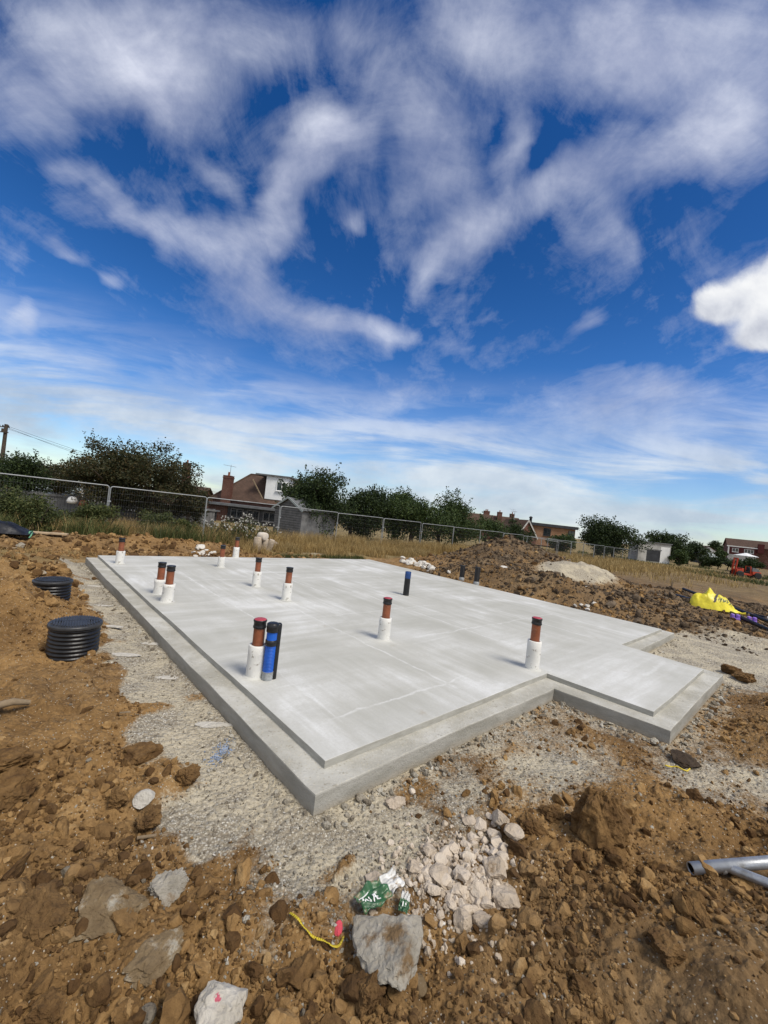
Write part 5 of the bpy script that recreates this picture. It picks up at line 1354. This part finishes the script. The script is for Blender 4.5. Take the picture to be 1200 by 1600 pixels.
# ------------------------------------------------------------------ buildings
def win(parent, c, w, h, rz, n=2, fm='whitepaint', name='window'):
    """window facing -Y of its own turn: frame with panes; c is the middle of the opening on the wall face"""
    m = MB(); t = .07
    m.box((0, 0, h/2-t/2), (w, .08, t)); m.box((0, 0, -h/2+t/2), (w, .08, t))
    for k in range(n+1): m.box((-w/2+t/2+(w-t)*k/n, -.002, 0), (t, .08, h-2*t))
    f = m.build(name, M_[fm], parent); f.location = c; f.rotation_euler = (0, 0, rz)
    g = MB().box((0, .01, 0), (w-.1, .02, h-.1)).build('pane', M_['glass'], f)
    s = MB().box((0, -.05, -h/2-.025), (w+.1, .16, .05)).build('sill', M_[fm], f)
    return f
def gable(m, L, D, h0, h1, over=.25, th=.12):
    """two roof slopes with the ridge along X, sitting on walls of length L and depth D"""
    for s_ in (-1, 1):
        e0 = Vector((0, s_*(D/2+over), h0-over*(h1-h0)/(D/2))); e1 = Vector((0, -s_*.001, h1))
        n_ = Vector((0, s_*(h1-h0), D/2)).normalized()*th
        V = [(-L/2-over, e0.y, e0.z), (L/2+over, e0.y, e0.z), (L/2+over, 0, h1), (-L/2-over, 0, h1)]
        V += [(x, y+n_.y*(1 if k < 2 else 0), z+(n_.z if k < 2 else th*1.15)) for k, (x, y, z) in enumerate(V)]
        m.add(V, [(0, 1, 2, 3), (4, 5, 6, 7), (0, 1, 5, 4), (1, 2, 6, 5), (2, 3, 7, 6), (3, 0, 4, 7)])
    return m
def gwall(m, L, D, h0, h1):
    P = [(-D/2, -.6), (D/2, -.6), (D/2, h0), (0, h1), (-D/2, h0)]
    V = [(-L/2, y, z) for y, z in P]+[(L/2, y, z) for y, z in P]
    return m.add(V, [(0, 1, 2, 3, 4), (5, 6, 7, 8, 9), (0, 1, 6, 5), (1, 2, 7, 6), (2, 3, 8, 7), (3, 4, 9, 8), (4, 0, 5, 9)])
def chimney(parent, c, w, d, h, pots=1, aerial=False):
    m = MB(); m.box((0, 0, h/2-.2), (w, d, h+.4)); m.box((0, 0, h-.16), (w+.08, d+.08, .10)); m.box((0, 0, h+.03), (w+.04, d+.04, .06))
    o = m.build('chimney', M_['brick'], parent); o.location = c
    for k in range(pots):
        MB().lathe([(.13, h+.05), (.11, h+.12), (.10, h+.38), (.125, h+.42), (.09, h+.42)], c=((k-(pots-1)/2)*.34, 0, 0), n=12).build('chimney_pot', M_['brownpvc'], o)
    if aerial:
        q = MB(); q.tube([(.1, 0, h), (.1, 0, h+1.15)], .022, 5); q.tube([(-.7, .1, h+1.1), (.65, -.1, h+.98)], .018, 5)
        for k in range(7): q.tube([(-.6+.18*k, .1-.03*k-.12, h+1.09-.015*k), (-.6+.18*k, .1-.03*k+.12, h+1.09-.015*k)], .009, 4)
        q.build('aerial', M_['galv'], o)
    return o

# bungalow: hipped roof, brick walls, white dormer, flat roofed lean-to
Yb = 40.0; g = -.1
e0_ = at(327, 776, Yb); e1_ = at(500, 796, Yb); rdg = at(392, 741, Yb+3.5); c = Vector(((e0_.x+e1_.x)/2, Yb+3.6, g))
e = empty('bungalow', c, 0, 'brick bungalow with hipped brown roof, chimney with aerial and a white dormer', 'house')
W_ = e1_.x-e0_.x; D_ = 7.0; he = e0_.z-g-.1; hr = rdg.z-g
xr = rdg.x-c.x
MB().box((0, 0, he/2-.3), (W_-.5, D_-.5, he+.6)).build('wall', M_['brick'], e)
m = MB(); X0, X1, Y0, Y1 = -W_/2, W_/2, -D_/2, D_/2
m.add([(X0, Y0, he), (X1, Y0, he), (X1, Y1, he), (X0, Y1, he), (xr, 0, hr), (X1-3, 0, hr)], [(0, 1, 5, 4), (1, 2, 5), (2, 3, 4, 5), (3, 0, 4), (0, 3, 2, 1)])
rf = m.build('roof', M_['tile'], e)
hp = MB(); 
for (a_, b_) in [((X0, Y0, he), (xr, 0, hr)), ((xr, 0, hr), (X1-3, 0, hr)), ((X0, Y1, he), (xr, 0, hr))]: hp.tube([a_, b_], .10, 6)
hp.build('ridge_tiles', M_['tile'], rf)
d0 = at(413, 779, Yb+.6); d1 = at(452, 747, Yb+.6)
dm = MB(); dm.box(((d0.x+d1.x)/2-c.x, -1.2, (d0.z+d1.z)/2-g), (d1.x-d0.x, 3.6, d1.z-d0.z)); dmo = dm.build('dormer', M_['whitepaint'], e)
MB().box(((d0.x+d1.x)/2-c.x-.4, -1.2, d1.z-g+.06), (d1.x-d0.x+1.4, 4.0, .14)).build('dormer_roof', M_['felt'], dmo)
win(dmo, ((d0.x+d1.x)/2-c.x+.5, -3.04, (d0.z+d1.z)/2-g+.2), 1.1, .9, 0)
MB().bar((at(395, 749, Yb+.3)-c), (at(410, 779, Yb-.1)-c), .09).build('verge_board', M_['timber'], rf)
cp = at(355, 772, Yb+.2)-c; ct = at(355, 744, Yb+.2)-c
chimney(e, (cp.x, cp.y-.1, cp.z-.6), .80, .8, ct.z-cp.z+.6, 1, True)
l0, l1 = at(322, 783, Yb-3.2), at(450, 796, Yb-3.2)
lt = MB(); lt.box(((l0.x+l1.x)/2-c.x, -5.2, l0.z-g-.09), (l1.x-l0.x, 3.6, .2)); lo = lt.build('lean_to_roof', M_['felt'], e)
lh = l0.z-g-.2
MB().box((l0.x-c.x+1.0, -5.0, lh/2-.3), (1.8, 3.0, lh+.6)).build('lean_to_wall', M_['brick'], e)
MB().box(((l0.x+1.9+l1.x)/2-c.x, -5.0, lh/2-.3), (l1.x-l0.x-2.0, 2.9, lh+.6)).build('lean_to_glazed_wall', M_['dark'], e)
for k in range(3): win(e, (l0.x-c.x+2.8+1.5*k, -6.49, lh*.58), 1.15, lh*.62, 0, 2, 'greytimber')
# garage or conservatory range below the fruit tree
Yc = 33.0
for (x0, x1, y0, y1, mat_, nm) in [(180, 318, 783, 806, 'dark', 'conservatory')]:
    a_, b_ = at(x0, y0, Yc), at(x1, y1, Yc); h = (a_.z+.2); c = Vector(((a_.x+b_.x)/2, Yc+1.3, -.2)); w = b_.x-a_.x
    e = empty('conservatory', c, 0, 'dark glazed garden room with white posts behind the wide fruit tree', 'building')
    MB().box((0, .05, h/2), (w, 2.5, h)).build('wall', M_['dark'], e)
    MB().box((0, -.1, h+.06), (w+.4, 3.1, .12)).build('roof', M_['felt'], e)
    for k, q in enumerate([.06, .2, .33, .47, .6]): win(e, ((q-.5)*w, -1.24, h*.62), w*.11, h*.5, 0, 2)
    MB().box((.37*w, -1.24, h*.5), (.055*w, .08, h*.86)).build('white_door', M_['whitepaint'], e)
    MB().box((.455*w, -1.24, h*.5), (.075*w, .08, h*.84)).build('sage_panel', M_['sage'], e)
# second chimney behind the fruit tree
a_ = at(283, 720, 48); e = empty('tiled_house', (a_.x, 50, -.1), 0, 'house mostly hidden behind the wide fruit tree, one chimney showing', 'house')
h1_ = a_.z-2.9+.1; m = MB(); gwall(m, 5.5, 7, h1_-2.4, h1_-.1); m.build('wall', M_['brick'], e); m = MB(); gable(m, 5.5, 7, h1_-2.4, h1_); r_o = m.build('roof', M_['tile'], e)
chimney(e, (0, -.4, h1_-.2), .7, .7, 3.0, 1)
# pale garden shed on the left
Ys = 27.0; a_, b_ = at(34, 752, Ys), at(109, 775, Ys)
c = Vector(((a_.x+b_.x)/2, Ys+1.1, -.1)); w = b_.x-a_.x; h = (a_.z+b_.z)/2+.35
e = empty('garden_shed', c, R(-3), 'low shed with a pale grey green roof panel, behind the brambles at the left', 'shed')
MB().box((0, .1, h*.35), (w-.2, 2.0, h*.9)).build('wall', M_['dark'], e)
m = MB(); m.add([(-w/2, -1.2, h*.60), (w/2, -1.2, h*.60), (w/2, .9, h+.25), (-w/2, .9, h+.25), (-w/2, -1.2, h*.60+.07), (w/2, -1.2, h*.60+.07), (w/2, .9, h+.32), (-w/2, .9, h+.32)], [(0, 1, 2, 3), (4, 5, 6, 7), (0, 1, 5, 4), (1, 2, 6, 5), (2, 3, 7, 6), (3, 0, 4, 7)]); m.build('roof', M_['paleboard'], e)
win(e, (-.2*w, -.93, h*.38), w*.35, .5, 0, 3, 'greytimber')
# white framed greenhouse next to it
a_, b_ = at(128, 760, 26.0), at(166, 787, 26.0); w = b_.x-a_.x; h = a_.z+.1
e = empty('greenhouse', ((a_.x+b_.x)/2, 27.0, -.1), 0, 'small white framed greenhouse right of the pale roofed shed', 'greenhouse')
MB().box((0, .05, h*.5), (w-.1, 1.8, h*.98)).build('wall', M_['glass'], e)
m = MB()
for k in range(5): m.box((-w/2+w*k/4, -.90, h*.5), (.07, .07, h))
m.box((0, -.9, h), (w, .09, .08)); m.box((0, -.9, h*.5), (w, .065, .06)); m.build('frame', M_['whitepaint'], e)
MB().box((.12*w, -.89, h*.45), (w*.22, .05, h*.75)).build('white_door', M_['whitepaint'], e)
# white bundle on the garden wall
p = at(113, 781, 21.6); m = MB(); m.lathe([(.02, -.2), (.2, -.18), (.24, -.05), (.2, .1), (.11, .17), (.001, .19)], n=20, wob=.05, seed=4)
tag(m.build('white_sack', M_['whitepaint'], None, loc=p), 'white rounded sack standing behind the low garden fence at the left', 'sack')
m = MB(); m.lathe([(.02, -.3), (.24, -.27), (.21, .0), (.14, .08), (.001, .1)], n=16, wob=.06, seed=5)
q = at(131, 784, 21.8); tag(m.build('brown_sack', M_['brownpvc'], None, loc=q), 'reddish brown heap beside the white rounded sack', 'sack')
# low timber fence of the gardens, behind the mesh fence
fa, fb = at(-40, 770, 20.3), at(335, 812, 26.5)
e = empty('garden_fence', (fa.x, fa.y, -.1), 0, 'low grey weathered board fence of the gardens behind the mesh fence', 'fence')
d_ = Vector((fb.x-fa.x, fb.y-fa.y, 0)); L = d_.length; ang = math.atan2(d_.y, d_.x); e.rotation_euler = (0, 0, ang)
m = MB(); nb = int(L/.15)
for i in range(nb):
    hh_ = 1.28+random.uniform(-.03, .03); m.box((i*.15+.07, random.uniform(-.006, .006), hh_/2), (.135, .02, hh_))
m.build('boards', M_['greytimber'], e)
m = MB(); m.bar((0, -.05, 1.2), (L, -.05, 1.2), .05, .09); m.bar((0, -.05, .4), (L, -.05, .4), .05, .09); m.build('rails', M_['greytimber'], e)
for i in range(int(L/2.5)+1): MB().box((i*2.5, .07, .67), (.1, .1, 1.4)).build('post', M_['greytimber'], e)
# grey timber shed with its gable towards us
Ysh = 25.5; apx = at(453, 778.5, Ysh); el, er = at(419, 790, Ysh), at(470, 796, Ysh)
rot = R(-33); gw = (er.x-el.x)/math.cos(rot)*.98; Ls = 3.2
hR = apx.z+.1; hE = (el.z+er.z)/2-.02+.1
c = Vector((apx.x, Ysh, -.1)); e = empty('timber_shed', c, rot+R(90), 'grey timber shed with a gable end and dark side windows', 'shed')
# local X runs along the ridge, the gable face is at X = 0, the body goes back
m = MB(); gwall(m, Ls, gw, hE, hR-.04); m.v = [(x+Ls/2, y, z) for x, y, z in m.v]; m.build('wall', M_['greytimber'], e)
m = MB(); gable(m, Ls, gw, hE, hR, .14, .06); m.v = [(x+Ls/2, y, z) for x, y, z in m.v]; m.build('roof', M_['felt'], e)
m = MB()
for s_ in (-1, 1): m.bar((-.16, s_*(gw/2+.16), hE-.1), (-.16, 0, hR+.04), .03, .11)
m.build('bargeboard', M_['paleboard'], e)
m = MB(); z_ = .15
while z_ < hR-.25:
    ww = gw if z_ < hE else gw*(hR-z_)/(hR-hE); m.bar((-.012, -ww/2+.03, z_), (-.012, ww/2-.03, z_), .012, .018); z_ += .15
m.build('cladding_laps', M_['dark'], e)
for k in range(3):
    win(e, (.55+.95*k, gw/2+.03, hE*.66), .75, hE*.42, R(180), 2, 'paleboard')

# brown terrace roofs to the right of the hedge
Yt = 84.0; a_, b_ = at(722, 801, Yt), at(818, 809.5, Yt); w = b_.x-a_.x; h1_ = (a_.z+b_.z)/2+.5; c = Vector(((a_.x+b_.x)/2, Yt+3.5, -.5))
e = empty('terrace_house', c, 0, 'long brown tiled terrace roof with three chimneys beyond the hedge', 'house')
m = MB(); gwall(m, w, 8, h1_-2.9, h1_-.1); m.build('wall', M_['brick'], e)
m = MB(); gable(m, w, 8, h1_-2.9, h1_, .2); m.build('roof', M_['tile'], e)
for (px, d_, pots) in [(761, .6, 2), (778, -1.2, 1), (803, 1.2, 1)]:
    q = at(px, 805, Yt+3.5); chimney(e, (q.x-c.x, d_, h1_-.6), 1.2 if pots == 2 else .9, .8, 1.5, pots, px == 803)
Yt = 78.0; a_ = at(816, 812.5, Yt); c = Vector((a_.x, Yt+3, -.5)); hR = a_.z+.5
e = empty('gabled_house', c, R(90+25), 'house end with white barge boards at the right of the brown terrace', 'house')
m = MB(); gwall(m, 6, 5.0, hR-3.1, hR-.1); m.build('wall', M_['brick'], e); m = MB(); gable(m, 6, 5.0, hR-3.1, hR, .2); m.build('roof', M_['tile'], e)
m = MB()
for s_ in (-1, 1): m.bar((-3.24, s_*2.75, hR-3.4), (-3.24, 0, hR+.05), .06, .26)
m.build('bargeboard', M_['paleblock'], e)
q = MB(); q.tube([(0, .8, hR-.4), (0, .8, hR+1.7)], .05, 5); q.tube([(0, .2, hR+1.6), (0, 1.7, hR+1.6)], .04, 5); q.build('aerial', M_['galv'], e)
# flat roofed building with orange brick panels
Yf = 80.0; a_, b_ = at(833, 817, Yf), at(900, 838, Yf); w = b_.x-a_.x; h = a_.z+.5
e = empty('flat_roofed_building', ((a_.x+b_.x)/2, Yf+4, -.5), R(-4), 'flat roofed building with a dark fascia and orange brick panels', 'building')
MB().box((0, 0, h/2), (w, 7.6, h-.6)).build('wall', M_['orangebrick'], e)
MB().box((0, 0, h-.15), (w+.8, 8.4, .55)).build('roof', M_['dark'], e)
for (q, ww) in [(-.12, .16), (.20, .0), (.42, .14)]:
    if ww: win(e, (q*w, -3.84, h-1.5), ww*w, 1.5, 0, 2, 'dark')
m = MB(); m.lathe([(.3, 0), (.25, .9), (.42, 1.0), (.2, 1.25), (.001, 1.3)], n=12); m.build('vent', M_['dark'], e, loc=(-.42*w, -1, h+.1))
# small white hut
Yw = 63.0; a_, b_ = at(1002, 846, Yw), at(1047, 870, Yw); w = b_.x-a_.x; zt = a_.z; h = zt+.75
e = empty('white_hut', ((a_.x+b_.x)/2, Yw+1.5, -.75), R(-6), 'small dirty white flat roofed hut with a dark opening, among trees', 'building')
MB().box((0, 0, h/2), (w, 3, h)).build('wall', M_['paleblock'], e)
MB().box((0, 0, h+.05), (w+.3, 3.3, .14)).build('roof', M_['felt'], e)
MB().box((-.02*w, -1.48, h*.40), (w*.42, .10, h*.50)).build('opening', M_['dark'], e)
MB().box((-.02*w, -1.52, h*.69), (w*.48, .12, .12)).build('lintel', M_['greytimber'], e)
MB().box((.33*w, -1.5, h*.45), (w*.28, .05, h*.8)).build('white_panel', M_['whitepaint'], e)
# dark red house on the right, its front turned towards the site
Yh = 105.0; cn = at(1138, 852, Yh); g = -1.0; rzh = R(-34); w = 16.0
lx = Vector((math.cos(rzh), math.sin(rzh), 0)); ly = Vector((-math.sin(rzh), math.cos(rzh), 0))
c = Vector((cn.x, cn.y, g))+lx*w/2+ly*4; eav = cn.z-g; mid = at(1138, 865, Yh).z-g; hR = at(1139, 843, Yh+1.5).z-g+.25
e = empty('red_house', c, rzh, 'two storey house with dark red upper wall and white windows at the right edge', 'house')
m = MB(); gwall(m, w, 8, eav, hR-.1); m.build('wall', M_['brick'], e)
m = MB(); gable(m, w, 8, eav, hR, .3, .15); m.build('roof', M_['tile'], e)
x0 = -w/2; x1 = x0+5.6
MB().box(((x0+x1)/2, -4.06, (eav+mid)/2-.05), (x1-x0, .14, eav-mid)).build('tile_hung_wall', M_['hungtile'], e)
MB().box(((x0+x1)/2, -4.34, eav-.10), (x1-x0+.6, .12, .26)).build('fascia', M_['whitepaint'], e)
MB().box((x0+.10, -4.16, (eav+mid)/2-.05), (.28, .16, eav-mid)).build('corner_board', M_['whitepaint'], e)
MB().box(((x0+x1)/2, -4.08, mid/2), (x1-x0, .10, mid-.05)).build('lower_wall', M_['paleblock'], e)
MB().box((x1+.65, -4.3, eav-.1), (1.2, .8, 2.3)).build('hung_bay', M_['hungtile'], e)
win(e, (x0+1.45, -4.17, eav-1.05), 1.25, 1.0, 0, 2); win(e, (x0+4.1, -4.17, eav-1.05), 1.85, 1.0, 0, 3)
# pale low roofs in the distance left of it
a_, b_ = at(1098, 862, 92), at(1123, 868, 92); w = b_.x-a_.x
e = empty('low_outbuilding', ((a_.x+b_.x)/2, 94, -.8), 0, 'low outbuilding with a pale grey roof left of the red house', 'building')
h = a_.z+.8; MB().box((0, 0, h*.4), (w-.3, 3, h*.8)).build('wall', M_['dark'], e)
m = MB(); m.add([(-w/2, -1.9, h*.66), (w/2, -1.9, h*.66), (w/2, 1.6, h+.4), (-w/2, 1.6, h+.4), (-w/2, -1.9, h*.66+.1), (w/2, -1.9, h*.66+.1), (w/2, 1.6, h+.5), (-w/2, 1.6, h+.5)], [(0, 1, 2, 3), (4, 5, 6, 7), (0, 1, 5, 4), (1, 2, 6, 5), (2, 3, 7, 6), (3, 0, 4, 7)]); m.build('roof', M_['paleboard'], e)
a_ = at(1116, 856, 125); e = empty('far_house', (a_.x-1.5, 127, -1), R(70), 'distant house with one bright white gable on the skyline', 'house')
m = MB(); gwall(m, 7, 5.5, 3.2, 5.0); m.build('wall', M_['whitepaint'], e); m = MB(); gable(m, 7, 5.5, 3.2, 5.1, .2); m.build('roof', M_['tile'], e)
# parasol
p = at(1166, 864, 64); g = G(p.x, p.y)-.3; h = p.z-g; r_ = 1.55
e = empty('parasol', (p.x, p.y, g), R(10), 'open white parasol in front of the red house', 'parasol')
m = MB(); V = [(0, 0, h)]+[(r_*math.cos(k*math.pi/4), r_*math.sin(k*math.pi/4), h-.48) for k in range(8)]
m.add(V, [(0, 1+k, 1+(k+1) % 8) for k in range(8)]); m.add([(x, y, z-.03) for x, y, z in V], [(0, 1+(k+1) % 8, 1+k) for k in range(8)]); m.build('canopy', M_['whitepaint'], e)
MB().tube([(0, 0, 0), (0, 0, h-.04)], .03, 8).build('pole', M_['greytimber'], e)

# ------------------------------------------------------------------ orange machine: rough ground forklift
p = W(1164, 901, -.30); p.z = G(p.x, p.y); k = p.y/FPX
e = empty('forklift', p, R(-8), 'small orange rough ground forklift parked on the bare earth, mast up at its left', 'forklift')
s_ = 44*k/3.5
e.scale = (s_, s_, s_)
m = MB(); m.prism([(-1.30, -.5), (-.62, -.5), (-.62, .5), (-1.30, .5)], .48, .98); m.prism([(.45, -.55), (1.38, -.55), (1.38, .55), (.45, .55)], .50, .86)
m.prism([(-.66, -.42), (.5, -.42), (.5, .42), (-.66, .42)], .34, .56); m.prism([(-.75, -.46), (-.5, -.46), (-.5, .46), (-.75, .46)], .7, 1.14)
m.build('chassis', M_['orange'], e, bevel=.03)
m = MB(); m.add([(.42, -.46, .86), (1.32, -.46, .86), (1.32, .46, .86), (.42, .46, .86), (.5, -.40, 1.34), (1.15, -.40, 1.24), (1.15, .40, 1.24), (.5, .40, 1.34)], [(0, 1, 2, 3), (4, 5, 6, 7), (0, 1, 5, 4), (1, 2, 6, 5), (2, 3, 7, 6), (3, 0, 4, 7)])
m.build('engine_cover', M_['felt'], e, bevel=.04)
m = MB(); m.box((.02, 0, .72), (.50, .5, .14)); m.box((.25, 0, 1.02), (.12, .48, .55), M=Matrix.Rotation(R(8), 3, 'Y')); m.build('seat', M_['rubber'], e, bevel=.03)
m = MB()
for y_ in (-.42, .42): m.bar((.30, y_, .55), (.26, y_, 1.45), .07)
m.bar((.26, -.42, 1.45), (.26, .42, 1.45), .07); m.build('roll_bar', M_['orange'], e)
m = MB()
for y_ in (-.34, -.22, .22, .34): m.bar((-1.38, y_, .15), (-1.20, y_, 2.35), .08, .10)
for z_ in (.4, 1.3, 2.3): m.box((-1.39+.08*z_, 0, z_), (.07, .76, .10))
mo = m.build('mast', M_['orange'], e)
m = MB(); m.tube([(-1.28, 0, .3), (-1.12, 0, 2.1)], .045, 8); m.build('lift_ram', M_['galv'], mo)
m = MB()
for y_ in (-.28, .28): m.box((-1.95, y_, .22), (1.05, .11, .045)); m.box((-1.46, y_, .50), (.05, .11, .60))
m.build('forks', M_['rubber'], mo)
m = MB(); m.tube([(-.62, 0, 1.0), (-.42, 0, 1.28)], .025, 6); m.tube([(-.50+.16*math.cos(a), .17*math.sin(a), 1.28+.10*math.cos(a)) for a in np.linspace(0, 6.283, 14)], .018, 6); m.build('steering_wheel', M_['rubber'], e)
for (x_, r_) in [(-.95, .40), (1.0, .40)]:
    for y_ in (-.55, .55):
        w_ = MB(); w_.lathe([(r_*.5, -.13), (r_*.86, -.14), (r_, -.10), (r_, .10), (r_*.86, .14), (r_*.5, .13)], n=24); wo = w_.build('wheel', M_['rubber'], e)
        wo.location = (x_, y_, r_); wo.rotation_euler = (R(90), 0, 0)
        MB().lathe([(.001, -.09), (r_*.5, -.10), (r_*.52, .10), (.06, .09), (.001, .10)], n=18).build('rim', M_['orange'], wo)

# ------------------------------------------------------------------ telegraph pole and wires
Yp = 30.0; b_ = at(3, 720, Yp); t_ = at(10.5, 663, Yp); c = Vector((t_.x-.02, Yp, -.1)); H_ = t_.z+.1
e = empty('telegraph_pole', c, 0, 'dark wooden telegraph pole at the left edge with wires', 'pole')
MB().tube([(0, 0, -.5), (0, 0, H_*.5), (0, 0, H_)], [.15, .13, .11], 10).build('shaft', M_['bark'], e)
m = MB(); m.bar((-.6, 0, H_-.22), (.25, 0, H_-.22), .07); m.bar((-.5, 0, H_-.6), (.2, 0, H_-.6), .07); m.box((.02, -.16, H_-.5), (.26, .16, .3)); m.build('crossarm', M_['bark'], e)
m = MB()
for x_ in (-.5, -.25, .18): m.lathe([(.02, 0), (.05, .02), (.045, .08), (.02, .12), (.001, .13)], c=(x_, 0, H_-.18), n=8)
m.build('insulator', M_['dark'], e)
m = MB()
for (x_, y_, z_, h_) in [(12, 14, -3.2, .1), (16, 3, -3.6, .2), (9, 22, -3.0, .3), (-9, 2, .3, .15)]:
    P = [Vector((x_*t, y_*t, H_-h_+z_*t-1.2*t*(1-t))) for t in np.linspace(0, 1, 12)]; m.tube(P, .009, 4, cap=False)
m.build('wire', M_['blackpl'], e)
